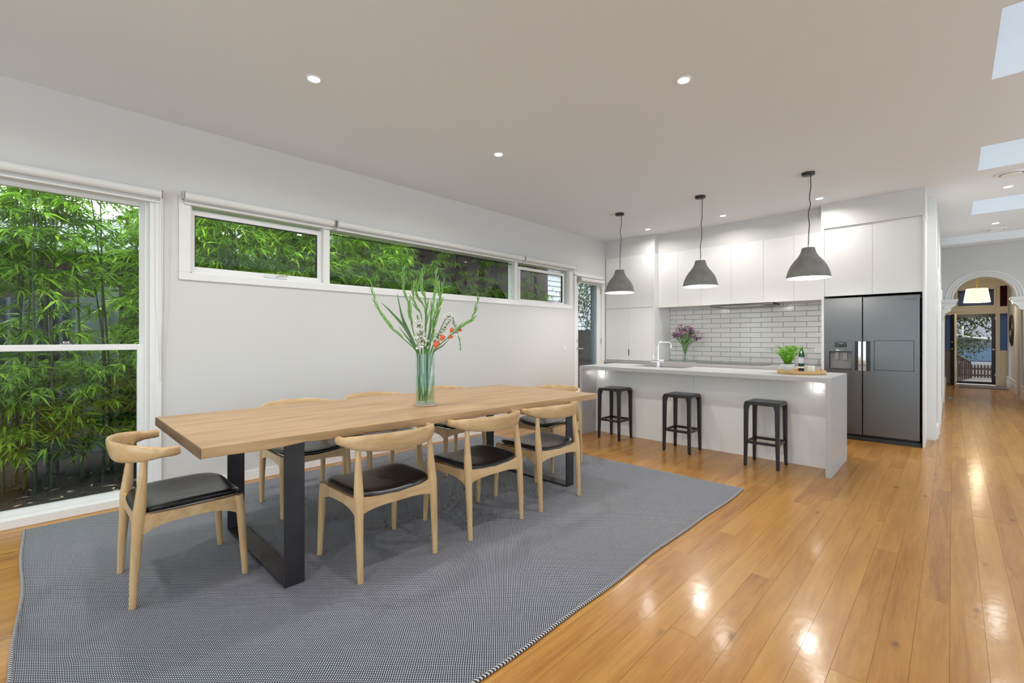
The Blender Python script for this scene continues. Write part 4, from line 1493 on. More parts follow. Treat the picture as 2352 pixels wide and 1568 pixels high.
gladiolus([(590, 900), (400, 720), (310, 620), (230, 520), (165, 400), (125, 260)], 'green gladiolus spike leaning furthest left out of the vase', .05, 13, .40, 1)
gladiolus([(620, 900), (560, 690), (535, 560), (522, 420), (480, 310), (467, 190), (476, 85)], 'tall upright gladiolus spike, leftmost of the upright bunch, tip over the window', -.03, 13, .42, 2)
gladiolus([(650, 900), (640, 560), (600, 480), (552, 380), (538, 290), (553, 205)], 'short dark gladiolus spike just right of the leftmost upright spike', .08, 9, .5, 3)
gladiolus([(680, 900), (690, 600), (690, 430), (655, 310), (640, 220), (646, 130)], 'straight gladiolus spike in the centre of the bunch', .02, 12, .42, 4)
gladiolus([(670, 900), (688, 520), (660, 430), (618, 350), (614, 290), (636, 235)], 'thin curling gladiolus spike left of the central straight spike', -.07, 8, .55, 5)
gladiolus([(700, 900), (735, 640), (748, 460), (768, 330), (786, 220), (781, 98)], 'tallest gladiolus spike right of the centre', .05, 13, .42, 6)
gladiolus([(720, 900), (765, 650), (800, 480), (818, 400), (800, 300), (792, 235)], 'gladiolus spike crossing behind the tallest right-hand spike', .11, 9, .5, 7)
gladiolus([(715, 900), (770, 680), (795, 500), (838, 380), (868, 236)], 'gladiolus spike bending right at the upper right of the bunch', -.05, 11, .42, 8)
gladiolus([(760, 905), (800, 860), (880, 790), (955, 725), (1060, 640), (1130, 600), (1180, 520), (1218, 375)], 'coral gladiolus arching right with opening orange blooms', -.06, 12, .55, 9,
          ((795, 835, .046, .25), (852, 768, .040, .5), (930, 755, .038, 1.0), (945, 692, .034, .4), (1030, 690, .026, 1.2)))

def blade(pts, label, wpx, dep, seed):
    rr = random.Random(seed)
    foot = Vector((VX + rr.uniform(-.04, .04), VY + rr.uniform(-.04, .04), VZ + .02))
    q = [vp(*p, dep * k / (len(pts) - 1)) for k, p in enumerate(pts)]
    l2 = Vector((q[0].x - VX, q[0].y - VY))
    if l2.length > .056:
        l2 *= .056 / l2.length
    q[0] = Vector((VX + l2.x, VY + l2.y, VT + .003))
    path = smooth_path([foot, foot.lerp(q[0], .6)] + q, 30)
    t = thing('leaf_blade', label, 'leaf', tuple(foot), 0, 'sword-shaped leaves in the glass vase')
    m = MB()
    vs, fs = [], []
    n = len(path)
    for k, p in enumerate(path):
        f = k / (n - 1)
        w = wpx * .000728 * (.35 + .65 * math.sin(min(1, f / .62) * math.pi / 2)) * (1 - max(0, (f - .55) / .45) ** 1.6) + .0004
        d = (path[min(k + 1, n - 1)] - path[max(k - 1, 0)]).normalized()
        s = d.cross(Vector((math.cos(R(YAW)), math.sin(R(YAW)), .1))).normalized()
        nn = d.cross(s)
        vs += [p + s * w, p + nn * w * .3, p - s * w, p - nn * .0012]
    for k in range(n - 1):
        a = k * 4; b_ = a + 4
        for i in range(4):
            j = (i + 1) % 4
            fs.append((a + i, b_ + i, b_ + j, a + j))
    m.add(vs, fs, True)
    m.build('blade', 'blade_green', t)
blade([(600, 905), (505, 700), (440, 540), (388, 308)], 'broad upright sword leaf on the left of the vase', 17, .03, 1)
blade([(590, 905), (500, 690), (360, 520), (250, 408)], 'broad sword leaf arching left, above the leaning spike', 15, -.04, 2)
blade([(585, 905), (480, 750), (388, 648)], 'narrow short sword leaf between the leaning spike and arching leaf', 8, .07, 3)
blade([(780, 905), (860, 845), (935, 778)], 'short dark sword leaf on the right side of the vase', 7, -.06, 4)
blade([(690, 905), (722, 700), (730, 560), (728, 455)], 'dark upright sword leaf in the middle of the bunch', 12, .06, 5)
blade([(705, 905), (745, 760), (770, 640), (760, 520)], 'green upright sword leaf right of the middle of the bunch', 10, -.02, 6)

def stock(pts, label, dep, span, seed, nfl=46, size=.013, width=.038):
    rr = random.Random(seed)
    foot = Vector((VX + rr.uniform(-.04, .04), VY + rr.uniform(-.04, .04), VZ + .02))
    q = [vp(*p, dep * k / (len(pts) - 1)) for k, p in enumerate(pts)]
    l2 = Vector((q[0].x - VX, q[0].y - VY))
    if l2.length > .05: l2 *= .05 / l2.length
    q[0] = Vector((VX + l2.x, VY + l2.y, VT + .003))
    path = smooth_path([foot, foot.lerp(q[0], .6)] + q, 40)
    t = thing('snapdragon', label, 'flower', tuple(foot), 0, 'white snapdragons in the glass vase')
    MB().tube(path, .0034, 6).build('stem', 'stem_green', t)
    m = MB(); mb2 = MB()
    n = len(path)
    for k in range(nfl):
        f = span[0] + (span[1] - span[0]) * (k / nfl)
        i = min(int(f * (n - 1)), n - 2)
        d = (path[i + 1] - path[i]).normalized()
        o1 = d.orthogonal().normalized(); o2 = d.cross(o1)
        a = k * 2.4
        tp = 1 - .65 * k / nfl
        rad = (o1 * math.cos(a) + o2 * math.sin(a))
        c = path[i] + rad * width * tp * rr.uniform(.55, 1.0)
        sz = size * (.55 + .45 * tp)
        for w in range(6):
            d1 = (Vector((rr.uniform(-1, 1), rr.uniform(-1, 1), rr.uniform(-1, 1))) + rad * .5).normalized()
            s1 = d1.orthogonal().normalized()
            s1 = Matrix.Rotation(rr.uniform(0, 6.28), 3, d1) @ s1
            n1 = d1.cross(s1) * sz * .35
            m.add([c, c + d1 * sz * .7 + s1 * sz * .75 + n1, c + d1 * sz * 1.25 + s1 * sz * .3, c + d1 * sz * 1.15 - s1 * sz * .4, c + d1 * sz * .6 - s1 * sz * .7 + n1], [(0, 1, 2), (0, 2, 3), (0, 3, 4)])
        bud(mb2, path[i], rad + d * .6, width * tp * .8, .004, 5)
    # green unopened tip
    for k in range(12):
        f = span[1] + (1 - span[1]) * k / 12
        i = min(int(f * (n - 1)), n - 2)
        d = (path[i + 1] - path[i]).normalized()
        o1 = d.orthogonal().normalized(); o2 = d.cross(o1)
        a = k * 2.4
        bud(mb2, path[i], (o1 * math.cos(a) + o2 * math.sin(a)) * .6 + d, .016 - .0006 * k, .0045, 6)
    m.build('florets', 'petal_white', t)
    mb2.build('calyxes', 'bract_green', t)
stock([(640, 905), (650, 800), (640, 660), (628, 545)], 'dense upright white snapdragon low in the centre of the bunch', -.09, (.52, .93), 1, 52, .014, .050)
stock([(740, 905), (790, 790), (845, 660), (890, 575), (925, 552), (970, 610), (1000, 690), (1030, 800), (1038, 890)], 'white snapdragon arching over to the right with hanging tip', -.02, (.52, .86), 2, 56, .012, .030)
stock([(730, 905), (790, 780), (860, 670), (915, 590)], 'loose white snapdragon right of centre behind the arching one', .06, (.55, .97), 3, 34, .011, .034)

# ------------------------------------------------------------------ things on the benches
TRX, TRY = 5.48, 1.13
tr = thing('serving_tray', 'round bamboo tray on the island bench', 'tray', (TRX, TRY, IZ))
MB().lathe([(.0005, IZ + .0005), (.213, IZ + .0005), (.217, IZ + .004), (.217, IZ + .036), (.209, IZ + .036), (.209, IZ + .009), (.0005, IZ + .009)], 48, TRX, TRY).build('dish', 'bamboo_wood', tr)
tz = IZ + .0095
# fern
PX, PY = 5.40, 1.235
pf = thing('potted_fern', 'bright green fern in a pale grey pot on the bamboo tray', 'plant', (PX, PY, tz))
MB().lathe([(.0005, tz), (.050, tz), (.055, tz + .004), (.064, tz + .088), (.060, tz + .088), (.054, tz + .07), (.0005, tz + .07)], 32, PX, PY).build('pot', 'pot_ceramic', pf)
MB().lathe([(.0005, tz + .074), (.055, tz + .072)], 20, PX, PY, False).build('soil', 'soil', pf)
rr = random.Random(5)
for k in range(30):
    a = k * 2.399 + rr.uniform(-.2, .2)
    reach = rr.uniform(.12, .215) if k > 6 else rr.uniform(.04, .09)
    rise = rr.uniform(.09, .21)
    path = []
    for i in range(12):
        f = i / 11
        path.append(Vector((PX + math.cos(a) * (reach * f + .01), PY + math.sin(a) * (reach * f + .01), tz + .074 + rise * math.sin(f * math.pi * rr.choice((.62, .72))) )))
    m = MB()
    m.tube(path, [.0016 - .001 * i / 11 for i in range(12)], 5)
    for i in range(1, 12):
        f = i / 11
        d = (path[i] - path[i - 1]).normalized()
        s = d.cross(Vector((0, 0, 1))).normalized()
        for sub in (0, .5):
            L = .034 * math.sin(math.pi * min(1, (f + .08))) ** .6 * (1 - .3 * f) + .003
            for sg_ in (-1, 1):
                b0 = path[i - 1].lerp(path[i], sub)
                dirl = (s * sg_ + d * .45).normalized()
                w = d * .0046
                tip = b0 + dirl * L - Vector((0, 0, .15 * L))
                midp = b0 + dirl * L * .5
                m.add([b0 - w * .5, midp - w, tip, midp + w, b0 + w * .5], [(0, 1, 2, 3, 4)])
    m.build('frond', 'fern_leaf', pf, sharp=False)
# candle
cx_, cy_ = 5.44, 1.045
cd = thing('candle_jar', 'cream candle in a clear glass jar on the bamboo tray', 'candle', (cx_, cy_, tz))
MB().lathe([(.0005, tz), (.050, tz), (.050, tz + .088), (.047, tz + .088), (.047, tz + .005), (.0005, tz + .005)], 32, cx_, cy_).build('jar', 'jar_glass', cd)
MB().lathe([(.0005, tz + .006), (.0462, tz + .006), (.0462, tz + .072), (.0005, tz + .070)], 32, cx_, cy_).build('wax', 'candle_wax', cd)
MB().tube([(cx_, cy_, tz + .068), (cx_ + .002, cy_, tz + .082)], .0012, 5).build('wick', 'black_plastic', cd)
# small navy jar
jx, jy = 5.575, 1.135
nj = thing('navy_jar', 'small navy blue jar with pale lid between fern and candle', 'jar', (jx, jy, tz))
MB().lathe([(.0005, tz), (.038, tz), (.041, tz + .004), (.041, tz + .042), (.0005, tz + .042)], 28, jx, jy).build('jar', 'navy_glass', nj)
MB().lathe([(.0005, tz + .0425), (.0425, tz + .0425), (.0425, tz + .054), (.0005, tz + .054)], 28, jx, jy).build('lid', 'white_plastic', nj)
# green bottles on the back bench
for (bx, by, lab) in ((7.42, 1.665, 'green glass water bottle mostly hidden behind the fern'), (7.40, 1.52, 'green glass water bottle with pale label on the back bench')):
    z = .8825
    t = thing('water_bottle', lab, 'bottle', (bx, by, z), 0, 'green bottles on the back bench')
    MB().lathe([(.0005, z), (.036, z), (.0375, z + .006), (.0375, z + .155), (.033, z + .185), (.020, z + .225), (.0145, z + .255), (.0145, z + .292), (.0005, z + .292)], 28, bx, by).build('bottle', 'green_bottle', t)
    MB().lathe([(.0378, z + .045), (.0380, z + .046), (.0380, z + .128), (.0378, z + .129)], 28, bx, by).build('label', 'paper_label', t)
    m = MB()
    for q, (zz, w) in enumerate(((.112, .5), (.088, .35), (.074, .42), (.06, .3))):
        for k in range(6):
            a0 = math.pi + .25 - w + 2 * w * k / 6
            a1 = a0 + 2 * w / 6 * (.8 if q else .95)
            rr_ = .03815
            m.add([(bx + rr_ * math.cos(a0), by + rr_ * math.sin(a0), z + zz), (bx + rr_ * math.cos(a1), by + rr_ * math.sin(a1), z + zz), (bx + rr_ * math.cos(a1), by + rr_ * math.sin(a1), z + zz + (.010 if q == 0 else .004)), (bx + rr_ * math.cos(a0), by + rr_ * math.sin(a0), z + zz + (.010 if q == 0 else .004))], [(0, 1, 2, 3)])
    m.build('label_print', 'grey_plastic', t)
    MB().lathe([(.0155, z + .270), (.0158, z + .296), (.0005, z + .297)], 20, bx, by).build('cap', 'light_grey_plastic', t)
# purple bouquet on the back bench
FX, FY = 7.42, 3.185
z = .8825
fv = thing('flower_jar', 'small waisted glass vase with purple flowers on the back bench', 'vase', (FX, FY, z))
MB().lathe([(.0005, z), (.046, z), (.048, z + .01), (.042, z + .07), (.036, z + .13), (.040, z + .185), (.050, z + .225), (.048, z + .225), (.037, z + .185), (.033, z + .13), (.039, z + .07), (.044, z + .014), (.0005, z + .012)], 28, FX, FY).build('glass', 'jar_glass', fv)
rr = random.Random(8)
for k in range(24):
    a = k * 2.399
    rad = .03 + .165 * math.sqrt((k + .5) / 24)
    hgt = z + .60 - .26 * (rad / .22) ** 2 + rr.uniform(-.03, .03)
    foot = Vector((FX + .025 * math.cos(a + 2.6), FY + .025 * math.sin(a + 2.6), z + .018))
    waist = Vector((FX + .012 * math.cos(a), FY + .012 * math.sin(a), z + .14))
    rim = Vector((FX + .030 * math.cos(a), FY + .030 * math.sin(a), z + .225))
    top_ = Vector((FX + rad * math.cos(a), FY + rad * math.sin(a), hgt))
    path = smooth_path([foot, waist, rim, rim.lerp(top_, .5) + Vector((0, 0, .02)), top_], 18)
    t = thing('purple_flower', 'stem of small purple flowers in the waisted glass vase', 'flower', tuple(foot), 0, 'purple flower stems on the back bench')
    m = MB().tube(path, .0028, 5)
    for q in range(7):
        i = 11 + q
        p = path[min(i, 17)]
        d = Vector((rr.uniform(-1, 1), rr.uniform(-1, 1), rr.uniform(.0, .8)))
        bud(m, p, d, rr.uniform(.03, .05), .007, 5)
    m.build('stem', 'stem_green', t)
    m = MB()
    for q in range(14):
        c = top_ + Vector((rr.gauss(0, .026), rr.gauss(0, .026), rr.gauss(0, .018)))
        R0 = rr.uniform(.014, .022)
        nrm = Vector((rr.uniform(-1, 1), rr.uniform(-1, 1), 1)).normalized()
        o1 = nrm.orthogonal().normalized(); o2 = nrm.cross(o1)
        for w in range(6):
            a1 = w * math.pi / 3
            d1 = o1 * math.cos(a1) + o2 * math.sin(a1)
            s1 = nrm.cross(d1)
            m.add([c, c + d1 * R0 * .6 + s1 * R0 * .32 + nrm * .003, c + d1 * R0 + nrm * .004, c + d1 * R0 * .6 - s1 * R0 * .32 + nrm * .003], [(0, 1, 2, 3)])
        m.ball(c + nrm * .002, R0 * .4, 6, 4)
    m.build('blossoms', 'petal_lilac' if k % 3 == 0 or top_.z > z + .53 else 'petal_purple', t, sharp=False)

# ------------------------------------------------------------------ hallway and entry
# entry wall: door opening, sidelights, transom
DO = (-.835, .03, 0.0, 1.945)
SLL, SLR = (.055, .145, .93, 1.93), (-1.05, -.915, .945, 1.935)
TRN = (-.80, -.105, 2.17, 2.60)
THL, THR = (.055, .145, 2.14, 2.64), (-1.05, -.915, 2.13, 2.68)
m = MB()
holes_plate(m, 'x', YHR - .12, YHL + .12, -.1, 3.12, XD, XD + .14, [DO, SLL, SLR, TRN, THL, THR])
struct(m.build('wall_entry', 'cream_paint'))
def win(nm, hole, mat):
    e = sempty(nm, (XD, (hole[0] + hole[1]) / 2, hole[2]))
    MB().box(XD + .05, XD + .058, hole[0], hole[1], hole[2], hole[3]).build('pane', mat, e)
    return e
def coloured_glass(name, tint, rough=.12):
    m_ = bpy.data.materials.new(name); m_.use_nodes = True
    nt = m_.node_tree
    b = nt.nodes['Principled BSDF']
    b.inputs['Base Color'].default_value = (*tint, 1); b.inputs['Roughness'].default_value = rough
    tl = nd(nt, 'ShaderNodeBsdfTranslucent'); tl.inputs[0].default_value = (*tint, 1)
    mx = nd(nt, 'ShaderNodeMixShader'); mx.inputs[0].default_value = .8
    lk(nt, b.outputs[0], mx.inputs[1]); lk(nt, tl.outputs[0], mx.inputs[2])
    lk(nt, mx.outputs[0], nt.nodes['Material Output'].inputs[0])
    MATS[name] = m_
coloured_glass('blue_sidelight', (.14, .17, .25))
coloured_glass('maroon_light', (.07, .02, .025))
coloured_glass('grey_light', (.13, .14, .17))
win('window_3', SLL, 'blue_sidelight'); win('window_4', SLR, 'blue_sidelight')
win('window_5', THL, 'maroon_light'); win('window_6', THR, 'maroon_light')
e = win('window_7', TRN, 'grey_light')
m = MB(); y0, y1, z0, z1 = TRN
t_ = .045
m.box(XD - .03, XD, y0 - t_, y1 + t_, z0 - t_, z0).box(XD - .03, XD, y0 - t_, y1 + t_, z1, z1 + t_).box(XD - .03, XD, y0 - t_, y0, z0, z1).box(XD - .03, XD, y1, y1 + t_, z0, z1)
m.build('window_frame', 'cream_paint', e, bevel=.004)
m = MB().box(XD - .02, XD, YHR, YHL, 2.0, 2.06).box(XD - .03, XD, YHR, YHL, 2.72, 2.80)
m.box(XD - .015, XD, -1.045, -.92, .88, .93).box(XD - .012, XD, -1.03, -1.02, .30, .88).box(XD - .012, XD, -.945, -.935, .30, .88).box(XD - .012, XD, -1.03, -.935, .29, .30)
m.box(XD - .025, XD, YHR, -.88, 0, .24)
struct(m.build('trim_entry', 'cream_paint', bevel=.004))

sd = sempty('door_3', (XD, -.40, 0))
m = MB()
m.box(XD + .02, XD + .06, -.835, -.76, 0.01, 1.94).box(XD + .02, XD + .06, -.02, .03, 0.01, 1.94).box(XD + .02, XD + .06, -.76, -.02, 1.85, 1.94).box(XD + .02, XD + .06, -.76, -.02, .01, .08)
m.build('screen_frame', 'door_black', sd)
MB().box(XD + .038, XD + .041, -.76, -.02, .08, 1.85).build('screen_mesh', 'screen_mesh', sd)
for zz in (.25, 1.78):
    MB().box(XD - .01, XD + .03, -.85, -.82, zz, zz + .07).build('hinge', 'white_plastic', sd)
MB().ball((XD + .0, -.80, .97), .025, 10, 8).build('lock', 'satin_metal', sd)
# timber front door standing open against the left side
da = R(205)
leaf = thing('front_door', 'black timber front door with cream edge standing open into the hall', 'door', (XD - .02, .02, .008))
dv = Vector((-math.cos(R(14)), -math.sin(R(6)), 0)).normalized()
dn = Vector((-dv.y, dv.x, 0))
def slab(a0, a1, t0, t1, z0, z1):
    b0 = Vector((XD - .02, .03, 0))
    vs = []
    for zz in (z0, z1):
        for (a, t) in ((a0, t0), (a1, t0), (a1, t1), (a0, t1)):
            p = b0 + dv * a + dn * t
            vs.append((p.x, p.y, zz))
    return MB().add(vs, [(3, 2, 1, 0), (4, 5, 6, 7), (0, 1, 5, 4), (1, 2, 6, 5), (2, 3, 7, 6), (3, 0, 4, 7)])
slab(0, .80, -.02, .02, .01, 1.93).build('door_leaf', 'door_black', leaf)
slab(.801, .815, -.022, .022, .01, 1.93).build('door_edge', 'cream_paint', leaf)
for zz, mt in ((.98, 'brass'), (1.17, 'brass')):
    p = Vector((XD - .02, .03, 0)) + dv * .75
    MB().ball((p.x - dn.x * .05, p.y - dn.y * .05, zz), .028, 12, 8).build('door_knob', mt, leaf)
    
tag(MB().box(16.55, 17.72, -1.00, -.12, .0005, .014).build('door_mat', 'mat_fibre', bevel=.004), 'grey brown fibre mat inside the front door', 'mat')
fvn = thing('floor_vent', 'small dark floor vent grille beside the hall skirting', 'vent', (13.5, .03, .0))
MB().box(13.2, 13.7, -.02, .09, .0005, .005).build('frame', 'dark_metal', fvn)
for k in range(6):
    MB().box(13.23 + k * .075, 13.28 + k * .075, -.005, .075, .005, .007).build('slat', 'satin_metal', fvn)

hp = thing('hall_pendant', 'white drum pendant lamp glowing inside the arched hallway', 'lamp', (15.5, -.415, 2.13))
MB().lathe([(.232, 2.13), (.186, 2.455), (.182, 2.452), (.228, 2.132)], 40, 15.5, -.415).build('shade', 'shade_glow', hp)
MB().lathe([(.0005, 2.145), (.224, 2.145)], 40, 15.5, -.415, False).build('diffuser', 'shade_glow', hp)
MB().tube([(15.5, -.415, 2.40), (15.5, -.415, 3.12)], .012, 8).build('stem', 'brass', hp)
MB().lathe([(.0005, 3.09), (.055, 3.09), (.06, 3.12)], 20, 15.5, -.415).build('ceiling_rose', 'white_plastic', hp)
ld = bpy.data.lights.new('hall_lamp', 'POINT'); ld.energy = 12; ld.color = (1, .84, .60); ld.shadow_soft_size = .1
lo = bpy.data.objects.new('hall_lamp', ld); C.objects.link(lo); lo.parent = hp; lo.location = (0, 0, -.08)
ld = bpy.data.lights.new('hall_lamp_up', 'POINT'); ld.energy = 8; ld.color = (1, .80, .52); ld.shadow_soft_size = .08
lo = bpy.data.objects.new('hall_lamp_up', ld); C.objects.link(lo); lo.parent = hp; lo.location = (0, 0, .40)

mr = thing('round_mirror', 'round dark-framed mirror on the right hall wall by the front door', 'mirror', (16.65, YHR, 1.47))
m = MB()
pts = [(16.65 + .37 * math.cos(2 * math.pi * k / 40), YHR + .022, 1.47 + .37 * math.sin(2 * math.pi * k / 40)) for k in range(41)]
m.tube(pts, .020, 8, False); m.build('frame', 'dark_metal', mr)
vs = [(16.65, YHR + .016, 1.47)] + [(x, YHR + .016, z) for x, _, z in pts[:-1]]
MB().add(vs, [(0, 1 + (k + 1) % 40, 1 + k) for k in range(40)]).build('glass', 'mirror', mr)
tag(MB().box(17.12, 17.16, YHR, YHR + .018, 1.27, 1.36).build('intercom', 'white_plastic', bevel=.003), 'small white switch plate beside the round mirror', 'switch')
# white column lamp socket / thermostat on the hall wall
tag(MB().box(10.0, 10.12, YHL - .03, YHL, 1.88, 2.05).build('thermostat', 'white_plastic', bevel=.006), 'small white box high on the left hall wall', 'thermostat')

# ceiling diffusers near the hall
for (x, y, lab) in ((7.17, -.45, 'round ceiling air diffuser beside the second skylight'), (10.65, -.50, 'flat ceiling air diffuser close to the hallway beam')):
    t = thing('ceiling_vent', lab, 'vent', (x, y, H), 0, 'round ceiling air diffusers')
    MB().lathe([(.13, H - .0005), (.125, H - .012), (.10, H - .014), (.095, H - .0005)], 32, x, y).build('ring', 'white_plastic', t)
    MB().lathe([(.094, H - .002), (.0005, H - .002)], 32, x, y, False).build('throat', 'grey_plastic', t)
    MB().lathe([(.0005, H - .022), (.075, H - .022), (.080, H - .012), (.0005, H - .008)], 32, x, y).build('disc', 'white_plastic', t)

# ------------------------------------------------------------------ outside, window side: bed of bamboo, fences
GZ = -.06
tag(MB().box(-9, 30, W + .16, 14, GZ - .1, GZ).build('garden_bed', 'mulch'), 'dark mulch garden bed outside the window', 'ground')
struct(bpy.data.objects['garden_bed'])
rn = np.random.default_rng(3)
n = 190
pos = np.stack([rn.uniform(-2.2, 1.6, n), rn.uniform(W + .36, 6.2, n), np.full(n, GZ + .012)], 1)
ang = rn.uniform(0, 6.28, n)
dirs = np.stack([np.cos(ang), np.sin(ang), rn.uniform(-.05, .25, n)], 1)
v, t3 = leaves(pos, dirs, rn.uniform(.04, .13, n), rn.uniform(.006, .014, n), rn, .05)
v[:, 2] = np.maximum(v[:, 2], GZ + .004)
o = bpy.data.objects.new('leaf_litter', fast_mesh('leaf_litter', v, t3, 'dry_leaf')); C.objects.link(o)
o['kind'] = 'stuff'; o['label'] = 'dry fallen bamboo leaves on the dark mulch'; o['category'] = 'leaf litter'

# corrugated steel fence: separate sheets
FY_ = 7.35
fe = thing('steel_fence', 'dark blue corrugated steel fence behind the bamboo', 'fence', (1.0, FY_, GZ))
def corr(x0, x1, zt_, y, pitch=.10, amp=.014):
    npt = int((x1 - x0) / pitch * 8)
    vs = []
    for k in range(npt + 1):
        x = x0 + (x1 - x0) * k / npt
        yy = y + amp * math.sin((x - x0) / pitch * 2 * math.pi)
        vs += [(x, yy, GZ), (x, yy, zt_), (x, yy + .004, GZ), (x, yy + .004, zt_)]
    fs = []
    for k in range(npt):
        a = k * 4; b_ = a + 4
        fs += [(a, a + 1, b_ + 1, b_), (a + 2, b_ + 2, b_ + 3, a + 3), (a + 1, a + 3, b_ + 3, b_ + 1)]
    return MB().add(vs, fs, True)
x = -3.4
while x < .2:
    corr(x, x + .8, 1.72, FY_).build('steel_sheet', 'fence_steel', fe); x += .8
MB().box(-3.4, .3, FY_ - .035, FY_ - .02, 1.1, 1.14).build('fence_rail', 'fence_steel', fe)
tag(MB().box(.27, .56, FY_ - .05, FY_ - .035, GZ, 1.76).build('fibre_panel', 'fibre_sheet'), 'short grey fibre cement sheet leaning on the steel fence', 'panel')
tag(MB().box(.46, .66, FY_ - .03, FY_ - .01, GZ, 1.90).build('fence_post', 'fibre_sheet'), 'taller grey fence post behind the grey sheet', 'post')
# dark boarded wall further along
bw = thing('boarded_wall', 'dark stained board fence behind the bamboo further along', 'fence', (3.6, FY_ + .1, GZ))
x = .62
k = 0
while x < 7.4:
    MB().box(x, x + .145, FY_ + .08, FY_ + .10, GZ, 1.95 + .02 * math.sin(k * 7)).build('board', 'dark_brick', bw); x += .15; k += 1
# dark shed added to darken the far end of the ribbon window
nb = thing('added_dark_shed', 'dark shed added behind the bamboo to darken the far end of the ribbon window', 'shed', (5.6, 8.2, GZ))
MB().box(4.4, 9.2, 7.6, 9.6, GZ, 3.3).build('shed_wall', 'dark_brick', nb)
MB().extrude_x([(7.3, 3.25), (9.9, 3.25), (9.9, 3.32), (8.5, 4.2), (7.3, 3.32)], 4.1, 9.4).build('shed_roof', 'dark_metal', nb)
lr = thing('added_shade_roof', 'dark roof added above the view to shade the bamboo at the far end of the ribbon window', 'roof', (5.75, 6.2, 3.1))  # roof above the sight line, added to keep sky light off the bamboo
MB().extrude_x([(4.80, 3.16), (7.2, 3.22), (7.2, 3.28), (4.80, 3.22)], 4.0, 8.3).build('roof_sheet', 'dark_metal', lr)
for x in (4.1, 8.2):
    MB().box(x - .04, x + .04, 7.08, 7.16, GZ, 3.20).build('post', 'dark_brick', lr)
bh = thing('brick_house', 'dark brick house with grey roof behind the steel fence', 'house', (.5, 9.6, GZ))
MB().box(-7.0, 3.6, 9.3, 12.0, GZ, 2.55).build('house_wall', 'dark_brick', bh)
MB().extrude_x([(8.9, 2.50), (12.4, 2.50), (12.4, 2.56), (10.6, 3.35), (8.9, 2.56)], -7.4, 4.0).build('house_roof', 'fibre_sheet', bh)
# paling fence and weatherboard house seen through the side door
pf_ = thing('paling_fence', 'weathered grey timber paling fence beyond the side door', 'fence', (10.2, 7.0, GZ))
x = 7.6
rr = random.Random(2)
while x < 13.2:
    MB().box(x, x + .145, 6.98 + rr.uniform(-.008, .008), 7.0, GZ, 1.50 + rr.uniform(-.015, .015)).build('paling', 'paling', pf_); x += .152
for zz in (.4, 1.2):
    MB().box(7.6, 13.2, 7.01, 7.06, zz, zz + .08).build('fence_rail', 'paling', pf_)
hs = thing('neighbour_house', 'white weatherboard house beyond the paling fence', 'house', (14, 10.5, GZ))
for k in range(22):
    z0 = .2 + k * .17
    MB().extrude_x([(9.96, z0), (10.0, z0 + .175), (10.02, z0 + .175), (10.02, z0)], 9.5, 17.5).build('weatherboard', 'weatherboard', hs)
MB().box(9.5, 17.5, 10.02, 12.5, GZ, 3.95).build('house_wall', 'weatherboard', hs)
MB().box(14.35, 14.55, 9.90, 9.97, GZ, 3.9).build('corner_board', 'weatherboard', hs)
MB().extrude_x([(9.5, 3.9), (13, 3.9), (11.3, 5.3)], 9.2, 17.8).build('house_roof', 'dark_metal', hs)

# bamboo variants
def bamboo_variant(seed, hgt, nculm, spread, gap=None):
    rn = np.random.default_rng(seed)
    rr = random.Random(seed)
    cm = MB()
    P_, D_, L_ = [], [], []
    twig = MB()
    for c in range(nculm):
        bx, by = rr.uniform(-spread, spread), rr.uniform(-.22, .22)
        lx, ly = rr.uniform(-.24, .24), rr.uniform(-.24, .24)
        hh = hgt * rr.uniform(.75, 1.05)
        path = []
        for k in range(15):
            f = k / 14
            path.append(Vector((bx + lx * f * f, by + ly * f * f, hh * f)))
        cm.tube(path, [.013 * (1 - .75 * k / 14) for k in range(15)], 7)
        for k in range(1, 15):
            cm.tube([path[k] - Vector((0, 0, .006)), path[k] + Vector((0, 0, .006))], .0155 * (1 - .72 * k / 14), 7)
        nn = int(hh / .17)
        for k in range(2, nn + 1):
            f = k / nn
            i = min(int(f * 14), 13)
            p = path[i].lerp(path[i + 1], f * 14 - i)
            if gap and gap[0] < p.z + GZ < gap[1] and rr.random() < .72:
                continue
            for br in range(rr.choice((2, 3, 3))):
                a = rr.uniform(0, 6.283)
                reach = rr.uniform(.20, .42) * (1.0 if f < .8 else .6)
                d = Vector((math.cos(a), math.sin(a), rr.uniform(.1, .7)))
                q = p.copy()
                tp = [q.copy()]
                for s in range(4):
                    q = q + d * reach / 4
                    d.z -= .28
                    tp.append(q.copy())
                twig.tube(tp, [.003, .0025, .002, .0015, .001], 3, False)
                for s in range(1, 5):
                    for lf in range(rr.choice((5, 6, 7))):
                        a2 = a + rr.uniform(-1.25, 1.25)
                        P_.append(tp[s]); L_.append(rr.uniform(.09, .185))
                        D_.append((math.cos(a2), math.sin(a2), rr.uniform(-.75, .35)))
    P_ = np.array([tuple(p) for p in P_]); D_ = np.array(D_); L_ = np.array(L_)
    v, t = leaves(P_, D_, L_, L_ * rn.uniform(.048, .075, len(L_)), rn, .22)
    return cm, twig, fast_mesh('foliage', v, t, 'bamboo_leaf')
BV = [bamboo_variant(11, 3.9, 5, .22), bamboo_variant(22, 3.4, 5, .22), bamboo_variant(33, 4.3, 6, .22), bamboo_variant(44, 3.0, 4, .22), bamboo_variant(55, 3.8, 4, .22, (1.0, 1.72)), bamboo_variant(66, 3.5, 4, .22, (1.0, 1.76))]
BVM = [(a.mesh('culms', 'culm'), b_.mesh('twigs', 'culm'), c_) for a, b_, c_ in BV]
spots = []
rr = random.Random(77)
x = -2.0
while x < 6.9:
    spots.append((x + rr.uniform(-.12, .12), 5.84 + rr.uniform(-.04, .10)))
    x += .42 if x < 2.2 else .46
x = -1.6
